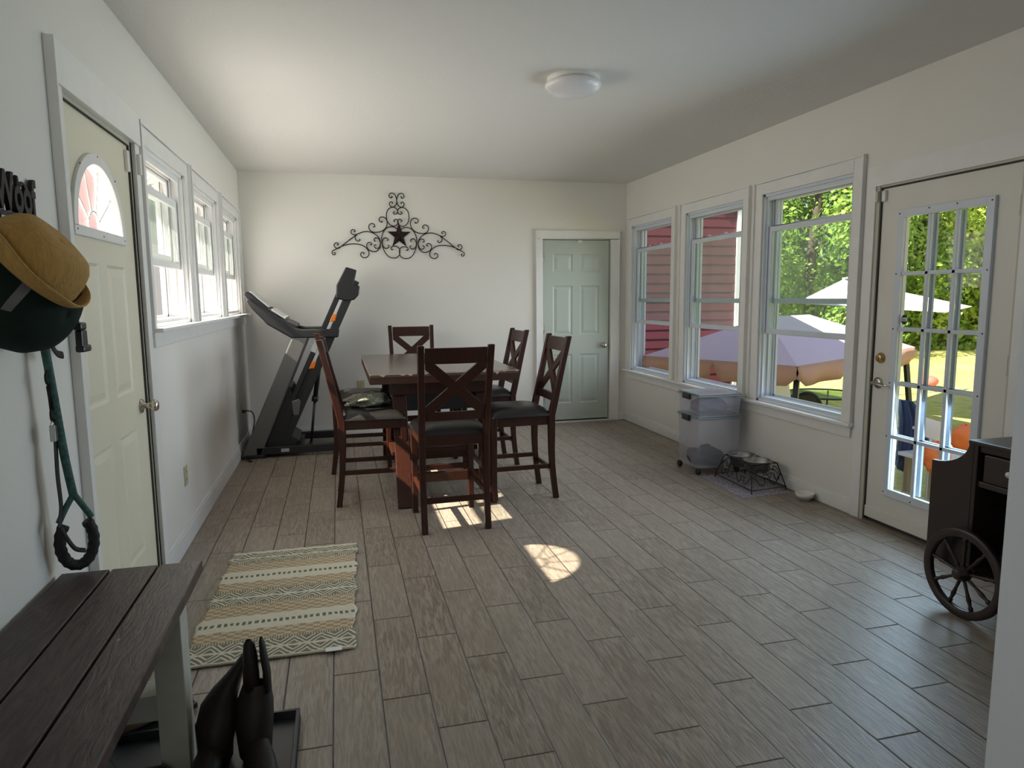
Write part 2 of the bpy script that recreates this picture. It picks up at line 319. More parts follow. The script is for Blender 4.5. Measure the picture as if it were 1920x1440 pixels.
# ------------------------------------------------------------------ mesh builder
class MB:
    def __init__(s): s.v = []; s.f = []; s.sm = []
    def add(s, vs, fs, smooth=False):
        o = len(s.v); s.v += [Vector(v) for v in vs]
        for f in fs: s.f.append([o + i for i in f]); s.sm.append(smooth)
        return s
    def box(s, a, b, T=None):
        x0, y0, z0 = (min(a[i], b[i]) for i in range(3)); x1, y1, z1 = (max(a[i], b[i]) for i in range(3))
        vs = [Vector(p) for p in ((x0, y0, z0), (x1, y0, z0), (x1, y1, z0), (x0, y1, z0), (x0, y0, z1), (x1, y0, z1), (x1, y1, z1), (x0, y1, z1))]
        if T is not None: vs = [T @ v for v in vs]
        return s.add(vs, [(0, 3, 2, 1), (4, 5, 6, 7), (0, 1, 5, 4), (1, 2, 6, 5), (2, 3, 7, 6), (3, 0, 4, 7)])
    def beam(s, p, q, wd, th, up=(0, 0, 1), wd2=None, th2=None):
        """box from p to q; wd along side axis, th along 'up-ish' axis"""
        p, q = Vector(p), Vector(q); d = (q - p).normalized(); side = d.cross(Vector(up))
        if side.length < 1e-5: side = Vector((1, 0, 0))
        side.normalize(); u = side.cross(d).normalized()
        wd2 = wd if wd2 is None else wd2; th2 = th if th2 is None else th2
        vs = []
        for c, a, t in ((p, wd, th), (q, wd2, th2)):
            for i, j in ((-1, -1), (1, -1), (1, 1), (-1, 1)): vs.append(c + side * (i * a / 2) + u * (j * t / 2))
        return s.add(vs, [(0, 3, 2, 1), (4, 5, 6, 7), (0, 1, 5, 4), (1, 2, 6, 5), (2, 3, 7, 6), (3, 0, 4, 7)])
    def tube(s, pts, r, seg=8, closed=False, sx=1.0, refup=(0, 0, 1)):
        pts = [Vector(p) for p in pts]; n = len(pts)
        rs = r if isinstance(r, (list, tuple)) else [r] * n
        rings = []; prev = None
        for i in range(n):
            if closed: d = pts[(i + 1) % n] - pts[i - 1]
            else: d = pts[min(i + 1, n - 1)] - pts[max(i - 1, 0)]
            d = d.normalized() if d.length > 1e-9 else Vector((0, 0, 1))
            if prev is None:
                a = d.cross(Vector(refup)); a = a if a.length > 1e-3 else d.cross(Vector((1, 0.01, 0)))
            else: a = prev - d * prev.dot(d)
            a.normalize(); prev = a; b = d.cross(a)
            rings.append([pts[i] + a * (math.cos(2 * pi * k / seg) * rs[i]) + b * (math.sin(2 * pi * k / seg) * rs[i] * sx) for k in range(seg)])
        vs = [v for R_ in rings for v in R_]; fs = []
        for i in range(n if closed else n - 1):
            i2 = (i + 1) % n
            for k in range(seg): fs.append((i * seg + k, i * seg + (k + 1) % seg, i2 * seg + (k + 1) % seg, i2 * seg + k))
        s.add(vs, fs, True)
        if not closed: s.add(rings[0], [tuple(range(seg))[::-1]]); s.add(rings[-1], [tuple(range(seg))])
        return s
    def lathe(s, prof, c=(0, 0, 0), seg=28, T=None, sy=1.0, caps=True):
        c = Vector(c); vs = []; fs = []; n = len(prof)
        for r_, z in prof:
            for k in range(seg):
                v = Vector((r_ * math.cos(2 * pi * k / seg), sy * r_ * math.sin(2 * pi * k / seg), z)); vs.append((T @ v if T is not None else v) + c)
        for i in range(n - 1):
            for k in range(seg): fs.append((i * seg + k, i * seg + (k + 1) % seg, (i + 1) * seg + (k + 1) % seg, (i + 1) * seg + k))
        s.add(vs, fs, True)
        if caps:
            s.add(vs[:seg], [tuple(range(seg))[::-1]]); s.add(vs[-seg:], [tuple(range(seg))])
        return s
    def prism(s, poly, fn, a, b):
        """poly of 2D points, fn(u,v,w)->3D, extruded w from a to b"""
        n = len(poly); vs = [fn(u, v, a) for u, v in poly] + [fn(u, v, b) for u, v in poly]
        fs = [tuple(range(n))[::-1], tuple(range(n, 2 * n))] + [(i, (i + 1) % n, n + (i + 1) % n, n + i) for i in range(n)]
        return s.add(vs, fs)
    def grid(s, fn, nu, nv, smooth=True, wrap=False):
        vs = [fn(i / nu, j / nv) for j in range(nv + 1) for i in range(nu + (0 if wrap else 1))]
        w_ = nu if wrap else nu + 1; fs = []
        for j in range(nv):
            for i in range(nu):
                i2 = (i + 1) % w_ if wrap else i + 1
                fs.append((j * w_ + i, j * w_ + i2, (j + 1) * w_ + i2, (j + 1) * w_ + i))
        return s.add(vs, fs, smooth)
    def ball(s, c, r, seg=20, rings=12, T=None):
        c = Vector(c); r = Vector(r) if not isinstance(r, (int, float)) else Vector((r, r, r))
        def fn(u, v):
            a, b = 2 * pi * u, pi * (v * .998 + .001)
            p = Vector((r.x * math.sin(b) * math.cos(a), r.y * math.sin(b) * math.sin(a), -r.z * math.cos(b)))
            return c + (T @ p if T is not None else p)
        return s.grid(fn, seg, rings, True, True)
    def build(s, name, m, parent=None, bevel=0, seg=2, sub=0, solid=0, off=0, subd=0):
        o0 = Vector((0, 0, 0)); q = parent
        while q is not None: o0 += q.location; q = q.parent
        me = bpy.data.meshes.new(name)
        me.from_pydata([tuple(v - o0) for v in s.v], [], s.f); me.validate(); me.update()
        for p, k in zip(me.polygons, s.sm): p.use_smooth = k
        bm = bmesh.new(); bm.from_mesh(me); bmesh.ops.remove_doubles(bm, verts=bm.verts, dist=1e-5)
        bmesh.ops.recalc_face_normals(bm, faces=bm.faces); bm.to_mesh(me); bm.free()
        me.materials.append(M[m] if isinstance(m, str) else m)
        o = bpy.data.objects.new(name, me); C.objects.link(o)
        if parent is not None: o.parent = parent
        if solid:
            k = o.modifiers.new('solid', 'SOLIDIFY'); k.thickness = solid; k.offset = off
        if bevel:
            k = o.modifiers.new('bevel', 'BEVEL'); k.width = bevel; k.segments = seg; k.limit_method = 'ANGLE'; k.angle_limit = .6
            k.harden_normals = False
        if subd:
            k = o.modifiers.new('sub', 'SUBSURF'); k.levels = subd; k.render_levels = subd
        return o

def empty(name, loc=(0, 0, 0)):
    o = bpy.data.objects.new(name, None); C.objects.link(o); o.location = loc; o.empty_display_size = .05; return o
def tag(o, label, cat, group=None, kind=None):
    o['label'] = label; o['category'] = cat
    if group: o['group'] = group
    if kind: o['kind'] = kind
    return o
def struct(o, label=None, cat=None):
    o['kind'] = 'structure'
    if label: o['label'] = label
    if cat: o['category'] = cat
    return o
def copy_tree(o, parent=None):
    c = o.copy(); C.objects.link(c)
    if parent is not None: c.parent = parent
    for ch in list(o.children): copy_tree(ch, c)
    return c

# wall frames: fn(u along wall, v height, d into room)
FL = lambda u, v, d=0: Vector((XL + d, u, v))
FR = lambda u, v, d=0: Vector((XR - d, u, v))
FB = lambda u, v, d=0: Vector((u, YB - d, v))
def wbox(mb, F, u0, u1, v0, v1, d0, d1): return mb.box(F(u0, v0, d0), F(u1, v1, d1))
def wall_cells(mb, F, u0, u1, v1, openings, d0, d1, v0=0):
    us = sorted({u0, u1} | {o[0] for o in openings} | {o[1] for o in openings})
    for a, b in zip(us, us[1:]):
        mid = (a + b) / 2; cov = sorted((o[2], o[3]) for o in openings if o[0] < mid < o[1]); z = v0
        for p, q in cov:
            if p > z: wbox(mb, F, a, b, z, p, d0, d1)
            z = q
        if z < v1: wbox(mb, F, a, b, z, v1, d0, d1)
    return mb

# ------------------------------------------------------------------ room shell
TW = 0.16
ld = (2.765, 3.635, -0.02, 2.155); rd = (2.69, 3.612, -0.02, 2.075); bd = (2.213, 3.02, -0.02, 2.065)
LZ0, LZ1, RZ0, RZ1 = 1.29, 2.19, 0.60, 2.19
struct(wall_cells(MB(), FL, YN, YB + TW, H, [ld] + [(a, b, LZ0, LZ1) for a, b in WL], 0, -TW, -.0).build('wall_left', 'wall'))
struct(wall_cells(MB(), FR, YN, YB + TW, H, [rd] + [(a, b, RZ0, RZ1) for a, b in WR], 0, -TW, -.0).build('wall_right', 'wall'))
struct(wall_cells(MB(), FB, XL, XR, H, [bd], 0, -TW, -.0).build('wall_back', 'wall'))
struct(MB().box((XL, YN - .15, 0), (XR, YN, H)).build('wall_front', 'wall'))
struct(MB().box((1.342, 0.985, 0), (XR, 1.105, H)).build('wall_partition', 'wall_skylit'))
struct(MB().box((XL - TW, YN - .15, -.12), (XR + TW, YB + TW, 0)).build('floor', 'floor'))
struct(MB().box((XL - TW, YN - .15, H), (XR + TW, YB + TW, H + .15)).build('ceiling', 'ceiling'))
# closet beyond the back door
# baseboards
def baseboard(name, F, spans, h=.10):
    mb = MB()
    for a, b in spans:
        wbox(mb, F, a, b, 0.002, h - .02, 0, .014); wbox(mb, F, a, b, h - .02, h, 0, .009)
    return struct(mb.build(name, 'trim', bevel=.003))
baseboard('baseboard_left', FL, [(3.73, YB - .015), (YN, 2.68)], .13)
baseboard('baseboard_right', FR, [(3.70, YB - .015), (1.11, 2.60)], .10)
baseboard('baseboard_back', FB, [(XL + .015, 2.14), (3.115, XR - .015)], .095)

def make_window(n, F, u0, u1, z0, z1, ra, rb, rmid, vy, cas=.085):
    r = empty('window_%d' % n, F((u0 + u1) / 2, z0, 0)); struct(r)
    mb = MB()                                                      # casing
    for a, b in ((u0 - cas, u0), (u1, u1 + cas)):
        wbox(mb, F, a, b, z0, z1 + cas, 0, .016)
    wbox(mb, F, u0, u1, z1, z1 + cas, 0, .016)
    for a, b in ((u0 - cas - .012, u0 - cas), (u1 + cas, u1 + cas + .012)): wbox(mb, F, a, b, z0, z1 + cas + .012, 0, .03)
    wbox(mb, F, u0 - cas, u1 + cas, z1 + cas, z1 + cas + .012, 0, .026)
    mb.build('casing', 'trim', r, bevel=.002)
    mb = MB(); t = .018                                            # jamb liner
    wbox(mb, F, u0, u0 + t, z0, z1, -.001, -TW + .001); wbox(mb, F, u1 - t, u1, z0, z1, -.001, -TW + .001)
    wbox(mb, F, u0, u1, z1 - t, z1, -.001, -TW + .001); wbox(mb, F, u0, u1, z0, z0 + t, -.001, -TW + .001)
    mb.build('jamb', vy, r)
    mb = MB(); a, b = u0 + t, u1 - t                               # parting stops / tracks
    for uu in (a, b):
        s_ = 1 if uu == a else -1
        for d in (-.022, -.066, -.112): wbox(mb, F, uu, uu + s_ * .014, z0 + t, z1 - t, d, d - .009)
    wbox(mb, F, a, b, z1 - t - .03, z1 - t, -.02, -.03); wbox(mb, F, a, b, z1 - t - .018, z1 - t, -.066, -.075)
    wbox(mb, F, a, b, z0 + t, z0 + t + .018, -.02, -.12)
    mb.build('track', vy, r)
    def sash(p, q, d0, d1, st, rl_b, rl_t, name, gm, fm=vy):
        mb = MB()
        wbox(mb, F, a + .004, a + .004 + st, p, q, d0, d1); wbox(mb, F, b - .004 - st, b - .004, p, q, d0, d1)
        wbox(mb, F, a + .004 + st, b - .004 - st, p, p + rl_b, d0, d1); wbox(mb, F, a + .004 + st, b - .004 - st, q - rl_t, q, d0, d1)
        o = mb.build(name, fm, r, bevel=.003)
        g = MB(); dm = (d0 + d1) / 2
        wbox(g, F, a + st, b - st, p + rl_b - .004, q - rl_t + .004, dm - .002, dm + .002)
        g.build('glass', gm, o)
        return o
    lo = sash(ra, rb, -.036, -.062, .042, .038, .042, 'lower_sash', 'glass_hazy' if vy == 'vinyl' else 'glass_green')
    us = sash(rmid, z1 - t - .002, -.08, -.106, .040, .036, .036, 'upper_sash', 'glass')
    for k in (.36, .66):                                           # sash locks / keepers
        uu = a + (b - a) * k; mb = MB()
        wbox(mb, F, uu - .03, uu + .03, rb, rb + .008, -.04, -.06); wbox(mb, F, uu - .012, uu + .012, rb, rb + .018, -.044, -.056)
        mb.build('sash_lock', vy, lo, bevel=.002)
    mb = MB()                                                      # outer storm frame
    wbox(mb, F, a, a + .025, z0 + t, z1 - t, -.125, -.14); wbox(mb, F, b - .025, b, z0 + t, z1 - t, -.125, -.14)
    wbox(mb, F, a, b, z1 - t - .025, z1 - t, -.125, -.14); wbox(mb, F, a, b, z0 + t, z0 + t + .03, -.125, -.14)
    mb.build('storm_frame', vy, r)
    return r
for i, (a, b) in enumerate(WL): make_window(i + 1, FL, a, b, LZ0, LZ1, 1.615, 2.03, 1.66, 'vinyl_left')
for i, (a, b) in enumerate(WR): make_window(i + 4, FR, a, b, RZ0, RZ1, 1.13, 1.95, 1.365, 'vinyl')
def sill(name, F, u0, u1, z, prot):
    mb = MB(); wbox(mb, F, u0, u1, z - .022, z, -.02, prot)
    wbox(mb, F, u0 + .03, u1 - .03, z - .10, z - .022, 0, .016)
    return struct(mb.build(name, 'trim', bevel=.005))
sill('trim_1', FL, 3.76, YB - .02, LZ0, .062); sill('trim_2', FR, 3.705, YB - .03, RZ0, .055)

# raised door panel helper
def panel(mb, F, u0, u1, v0, v1, d):
    w1, w2 = .012, .035
    def ring(i, dd): return [F(u0 + i, v0 + i, dd), F(u1 - i, v0 + i, dd), F(u1 - i, v1 - i, dd), F(u0 + i, v1 - i, dd)]
    rs = [ring(0, d), ring(w1, d - .007), ring(w1 + .008, d - .007), ring(w1 + w2, d - .0005)]
    vs = [p for r_ in rs for p in r_]; fs = []
    for k in range(3):
        for j in range(4): fs.append((k * 4 + j, k * 4 + (j + 1) % 4, k * 4 + 4 + (j + 1) % 4, k * 4 + 4 + j))
    fs.append((12, 13, 14, 15)); mb.add(vs, fs)
def slab(F, u0, u1, v0, v1, holes, d, th):
    """door slab with its face split so the panels sit inset; glazed openings cut through"""
    mb = MB(); us = sorted({u0, u1} | {h[0] for h in holes} | {h[1] for h in holes}); 
    for a, b in zip(us, us[1:]):
        m_ = (a + b) / 2; z = v0
        for h in sorted((h for h in holes if h[0] < m_ < h[1]), key=lambda h: h[2]):
            if h[2] > z: wbox(mb, F, a, b, z, h[2], d, d - th)
            if not h[4]: wbox(mb, F, a, b, h[2], h[3], d - .012, d - th)
            z = h[3]
        if z < v1: wbox(mb, F, a, b, z, v1, d, d - th)
    for h in holes:
        if not h[4]: panel(mb, F, h[0], h[1], h[2], h[3], d)
    return mb

# ---- door_1: entry door with fan light on the left wall
D1 = empty('door_1', FL(3.2, 0, 0)); struct(D1)
u0, u1 = 2.79, 3.625; dd = -.012
mb = slab(FL, u0, u1, .015, 2.135, [(2.85, 3.10, .27, .845, 0), (3.205, 3.455, .27, .845, 0), (2.85, 3.10, 1.02, 1.575, 0), (3.205, 3.455, 1.02, 1.575, 0), (2.865, 3.435, 1.70, 1.975, 1)], dd, .045)
# fill corners around the fan opening so that only the arch is open
fc, fb, fr, fh = 3.15, 1.70, .285, .275
for s_ in (-1, 1):
    pts = [(fc + s_ * fr, fb + fh)]
    for k in range(0, 11): a = pi / 2 * k / 10; pts.append((fc + s_ * fr * math.cos(a), fb + fh * math.sin(a)))
    mb.prism(pts, FL, dd, dd - .045)
sl1 = mb.build('slab', 'door_cream', D1)
def arch(r, h, a0=0, a1=pi, n=24, u=fc, v=fb): return [(u + r * math.cos(a0 + (a1 - a0) * k / n), v + h * math.sin(a0 + (a1 - a0) * k / n)) for k in range(n + 1)]
mb = MB(); po = arch(fr + .03, fh + .03, 0, pi); pin = arch(fr - .012, fh - .012, 0, pi)
for k in range(24):
    mb.prism([po[k], po[k + 1], pin[k + 1], pin[k]], FL, dd - .002, dd + .014)
wbox(mb, FL, fc - fr - .03, fc + fr + .03, fb - .03, fb + .008, dd - .002, dd + .014)
ff = mb.build('fan_light_frame', 'trim', D1, bevel=.003)
mb = MB(); pa, pb = arch(fr, fh), arch(fr - .006, fh - .006)
for k in range(24): mb.prism([pa[k], pa[k + 1], pb[k + 1], pb[k]], FL, dd - .046, dd + .001)
wbox(mb, FL, fc - fr, fc + fr, fb, fb + .006, dd - .046, dd + .001); mb.build('opening_liner', 'vinyl_left', ff)
mb = MB(); mb.prism(arch(fr, fh) , FL, dd - .024, dd - .020); mb.build('glass', 'glass', ff)
mb = MB()                                                          # leaded came: small arch and rays
def came(p, q, w_=.007):
    a_, b_ = FL(p[0], p[1], dd - .018), FL(q[0], q[1], dd - .018); mb.beam(a_, b_, w_, .006, up=(1, 0, 0))
sm = arch(.075, .085, 0, pi, 10)
for p, q in zip(sm, sm[1:]): came(p, q)
for ang, r0 in ((0.62, 1), (pi - .62, 1), (1.25, 1), (pi - 1.25, 1)):
    p = (fc + .075 * math.cos(ang), fb + .085 * math.sin(ang)); q = (fc + (fr - .01) * math.cos(ang * .98), fb + (fh - .01) * math.sin(ang * .98)); came(p, q)
mb.build('came', 'vinyl_left', ff)
mb = MB()                                                          # screws on the fan frame
for u_, v_ in ((fc - .29, fb - .01), (fc, fb - .015), (fc + .29, fb - .01), (fc - .21, fb + .235), (fc + .21, fb + .235), (fc, fb + .297)):
    mb.lathe([(.004, 0), (.004, .002)], FL(u_, v_, dd + .013), 8, Matrix.Rotation(pi / 2, 3, 'Y'))
mb.build('screw', 'screws', ff)
mb = MB()                                                          # casing: left leg, plain header, right leg
wbox(mb, FL, 2.695, 2.765, 0, 2.155, -.005, .02); wbox(mb, FL, 2.683, 2.695, 0, 2.30, 0, .034)
wbox(mb, FL, 2.69, 3.725, 2.155, 2.30, 0, .027); wbox(mb, FL, 3.655, 3.725, 0, 2.155, -.005, .018)
mb.build('casing', 'trim', D1, bevel=.002)
mb = MB(); wbox(mb, FL, 2.765, 2.785, 0, 2.155, -.005, -TW); wbox(mb, FL, 3.63, 3.655, 0, 2.155, .0, -TW + .02); wbox(mb, FL, 2.785, 3.63, 2.14, 2.155, -.001, -TW)
wbox(mb, FL, 2.765, 3.635, 0.0, .012, -.01, -TW)
mb.build('door_jamb', 'doorframe', D1)
mb = MB(); wbox(mb, FL, 3.6255, 3.631, .01, 2.14, -.004, -.03); wbox(mb, FL, 2.786, 3.625, 2.1355, 2.14, -.004, -.03); mb.build('weatherstrip', 'shadow_gap', D1)
kn = MB(); TY = Matrix.Rotation(pi / 2, 3, 'Y')
kn.lathe([(.033, 0), (.033, .006), (.014, .012), (.012, .035), (.016, .045), (.0265, .052), (.028, .066), (.020, .074), (.001, .075)], FL(3.545, .935, dd), 24, TY)
kb = kn.build('door_knob', 'nickel', D1)
mb = MB(); mb.box(FL(3.575, .922, dd + .028), FL(3.605, .948, dd + .05)); mb.tube([FL(3.59, .935, dd + .04), FL(3.605, .935, dd + .045), FL(3.625, .95, dd + .045)], .007, 8)
mb.build('lever', 'nickel', kb, bevel=.003)
mb = MB(); wbox(mb, FL, 3.575, 3.608, 2.015, 2.11, dd, dd + .016); mb.build('alarm_sensor', 'white_plastic', D1, bevel=.004)
mb = MB(); wbox(mb, FL, 3.665, 3.69, 2.015, 2.11, .018, .034); mb.build('alarm_magnet', 'white_plastic', D1, bevel=.004)

# ---- door_2: back wall six-panel door
D2 = empty('door_2', FB(2.62, 0, 0)); struct(D2)
pn = []
for a, b in ((2.34, 2.57), (2.66, 2.89)):
    pn += [(a, b, .22, .78, 0), (a, b, 1.00, 1.55, 0), (a, b, 1.70, 1.90, 0)]
slab(FB, 2.228, 3.006, .03, 2.052, pn, -.015, .04).build('slab', 'door_green', D2)
mb = MB(); wbox(mb, FB, 2.145, 2.213, 0, 2.065, -.002, .018); wbox(mb, FB, 3.02, 3.113, 0, 2.065, -.002, .018); wbox(mb, FB, 2.145, 3.113, 2.065, 2.145, -.002, .018)
wbox(mb, FB, 2.135, 2.147, 0, 2.155, 0, .026); wbox(mb, FB, 3.111, 3.123, 0, 2.155, 0, .026); wbox(mb, FB, 2.147, 3.111, 2.143, 2.155, 0, .026)
mb.build('casing', 'trim', D2, bevel=.003)
mb = MB(); wbox(mb, FB, 2.21, 2.222, 0, 2.07, 0, -.12); wbox(mb, FB, 3.013, 3.025, 0, 2.07, 0, -.12); wbox(mb, FB, 2.21, 3.02, 2.058, 2.07, 0, -.12); mb.build('door_jamb', 'doorframe', D2)
mb = MB(); wbox(mb, FB, 2.215, 3.02, 0.0, 2.065, -.07, -.08); mb.build('stop', 'shadow_gap', D2)
mb = MB(); wbox(mb, FB, 2.215, 3.02, 0.0, .012, .012, -.06); mb.build('threshold', 'trim', D2)
TX = Matrix.Rotation(pi / 2, 3, 'X')
mb = MB().lathe([(.03, 0), (.03, .006), (.012, .012), (.012, .03), (.024, .038), (.027, .052), (.018, .062), (.001, .063)], FB(2.945, .875, -.015), 24, TX); kb = mb.build('door_knob', 'nickel', D2)
mb = MB(); wbox(mb, FB, 2.63, 2.68, 2.03, 2.052, -.015, .0); mb.build('alarm_sensor', 'white_plastic', D2, bevel=.003)
for z in (1.80, 1.02, .25):
    mb = MB(); wbox(mb, FB, 2.214, 2.24, z, z + .09, -.017, -.012); mb.tube([FB(2.224, z, -.008), FB(2.224, z + .09, -.008)], .005, 8); mb.build('hinge', 'nickel', D2)

# ---- door_3: fifteen-light glazed door on the right wall
D3 = empty('door_3', FR(3.15, 0, 0)); struct(D3)
slab(FR, 2.70, 3.592, .03, 2.055, [(2.855, 3.425, .235, 1.885, 1)], -.014, .045).build('slab', 'door_white', D3)
mb = MB(); d0, d1 = -.016, .004
wbox(mb, FR, 2.83, 2.875, .205, 1.915, d0, d1); wbox(mb, FR, 3.405, 3.45, .205, 1.915, d0, d1); wbox(mb, FR, 2.875, 3.405, .205, .25, d0, d1); wbox(mb, FR, 2.875, 3.405, 1.87, 1.915, d0, d1)
for k in (1, 2): u_ = 2.875 + .53 * k / 3; wbox(mb, FR, u_ - .012, u_ + .012, .25, 1.87, -.018, -.002)
for k in range(1, 5): v_ = .25 + 1.62 * k / 5; wbox(mb, FR, 2.875, 3.405, v_ - .011, v_ + .011, -.018, -.002)
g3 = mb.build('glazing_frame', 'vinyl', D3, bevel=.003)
mb = MB(); 
for k in (1, 2): u_ = 2.875 + .53 * k / 3; wbox(mb, FR, u_ - .012, u_ + .012, .25, 1.87, -.042, -.056)
for k in range(1, 5): v_ = .25 + 1.62 * k / 5; wbox(mb, FR, 2.875, 3.405, v_ - .011, v_ + .011, -.042, -.056)
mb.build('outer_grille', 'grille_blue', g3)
mb = MB(); wbox(mb, FR, 2.86, 3.42, .24, 1.88, -.028, -.032); mb.build('glass', 'glass', g3)
mb = MB()
for v_ in (.228, .25 + 1.62 / 5, .25 + 3.24 / 5, .25 + 4.86 / 5, .25 + 6.48 / 5, 1.893):
    for u_ in (2.846, 3.437): mb.lathe([(.0045, 0), (.0045, .002)], FR(u_, v_, d1), 8, Matrix.Rotation(-pi / 2, 3, 'Y'))
for u_ in (3.05, 3.23):
    for v_ in (.218, 1.902): mb.lathe([(.0045, 0), (.0045, .002)], FR(u_, v_, d1), 8, Matrix.Rotation(-pi / 2, 3, 'Y'))
mb.build('screw', 'screws', g3)
mb = MB(); wbox(mb, FR, 2.70, 3.585, .03, .10, -.015, .002); mb.build('door_sweep', 'door_white', D3, bevel=.004)
mb = MB(); wbox(mb, FR, 3.625, 3.70, 0, 2.075, -.002, .014); wbox(mb, FR, 2.60, 2.677, 0, 2.075, -.002, .014); wbox(mb, FR, 2.60, 3.70, 2.075, 2.20, -.002, .014)
mb.build('casing', 'trim', D3, bevel=.002)
mb = MB(); wbox(mb, FR, 3.60, 3.626, 0, 2.075, .004, -TW + .02); wbox(mb, FR, 2.677, 2.694, 0, 2.075, .004, -TW + .02); wbox(mb, FR, 2.69, 3.61, 2.064, 2.076, 0, -TW + .02)
mb.build('door_jamb', 'doorframe', D3)
mb = MB(); wbox(mb, FR, 3.593, 3.600, .01, 2.064, -.006, -.03); wbox(mb, FR, 2.70, 3.6, 2.056, 2.064, -.006, -.03); wbox(mb, FR, 2.69, 3.61, .0, .028, -.03, -.06); mb.build('weatherstrip', 'shadow_gap', D3)
for v_ in (1.80, 1.02): 
    mb = MB(); wbox(mb, FR, 2.693, 2.701, v_, v_ + .10, -.012, -.002); mb.build('hinge', 'shadow_gap', D3)
TYn = Matrix.Rotation(-pi / 2, 3, 'Y')
mb = MB().lathe([(.033, 0), (.033, .006), (.026, .012), (.024, .02), (.012, .022), (.001, .022)], FR(3.535, 1.04, -.014), 24, TYn); db = mb.build('deadbolt', 'brass', D3)
mb = MB(); wbox(mb, FR, 3.533, 3.537, 1.03, 1.05, .006, .012); mb.build('thumb_turn', 'brass', db)
mb = MB().lathe([(.034, 0), (.034, .006), (.02, .012), (.011, .014), (.011, .05), (.001, .05)], FR(3.545, .885, -.014), 24, TYn); lb = mb.build('lever_rose', 'nickel', D3)
mb = MB(); mb.tube([FR(3.545, .885, .03), FR(3.50, .883, .038), FR(3.455, .878, .034), FR(3.44, .878, .026)], [.009, .008, .007, .006], 10, sx=.8); mb.build('lever', 'nickel', lb)
mb = MB(); wbox(mb, FR, 3.558, 3.588, 1.98, 2.045, -.014, .004); mb.build('alarm_sensor', 'white_plastic', D3, bevel=.004)
mb = MB(); wbox(mb, FR, 3.603, 3.623, 1.98, 2.045, .004, .018); mb.build('alarm_magnet', 'doorframe', D3, bevel=.003)
# octagonal alarm sticker on the glass
mb = MB(); mb.prism([(3.388 + .026 * math.cos(pi / 8 + k * pi / 4), 1.278 + .03 * math.sin(pi / 8 + k * pi / 4)) for k in range(8)], FR, -.0275, -.0265)
st = mb.build('sticker', 'black_plastic', D3)
mb = MB(); wbox(mb, FR, 3.367, 3.409, 1.268, 1.29, -.0265, -.026); st2 = mb.build('sticker_band', 'stick_wood', st)
def text_mesh(name, txt, size, ext, m, parent, mw, offset=0.0):
    cu = bpy.data.curves.new(name, 'FONT'); cu.body = txt; cu.size = size; cu.extrude = ext; cu.align_x = 'CENTER'; cu.offset = offset
    tmp = bpy.data.objects.new(name + '_tmp', cu); C.objects.link(tmp)
    bpy.context.view_layer.update()
    me = bpy.data.meshes.new_from_object(tmp.evaluated_get(bpy.context.evaluated_depsgraph_get())); bpy.data.objects.remove(tmp)
    o0 = Vector((0, 0, 0)); q = parent
    while q is not None: o0 += q.location; q = q.parent
    me.transform(Matrix.Translation(-o0) @ mw); me.materials.clear(); me.materials.append(M[m])
    o = bpy.data.objects.new(name, me); C.objects.link(o); o.parent = parent; return o
# text reads towards the room; +X of the text runs towards -y on the right wall
MR = Matrix(((0, 0, -1, XR + .0256), (-1, 0, 0, 3.388), (0, 1, 0, 1.272), (0, 0, 0, 1)))
text_mesh('lettering', '000', .016, .0002, 'black_plastic', st, MR)

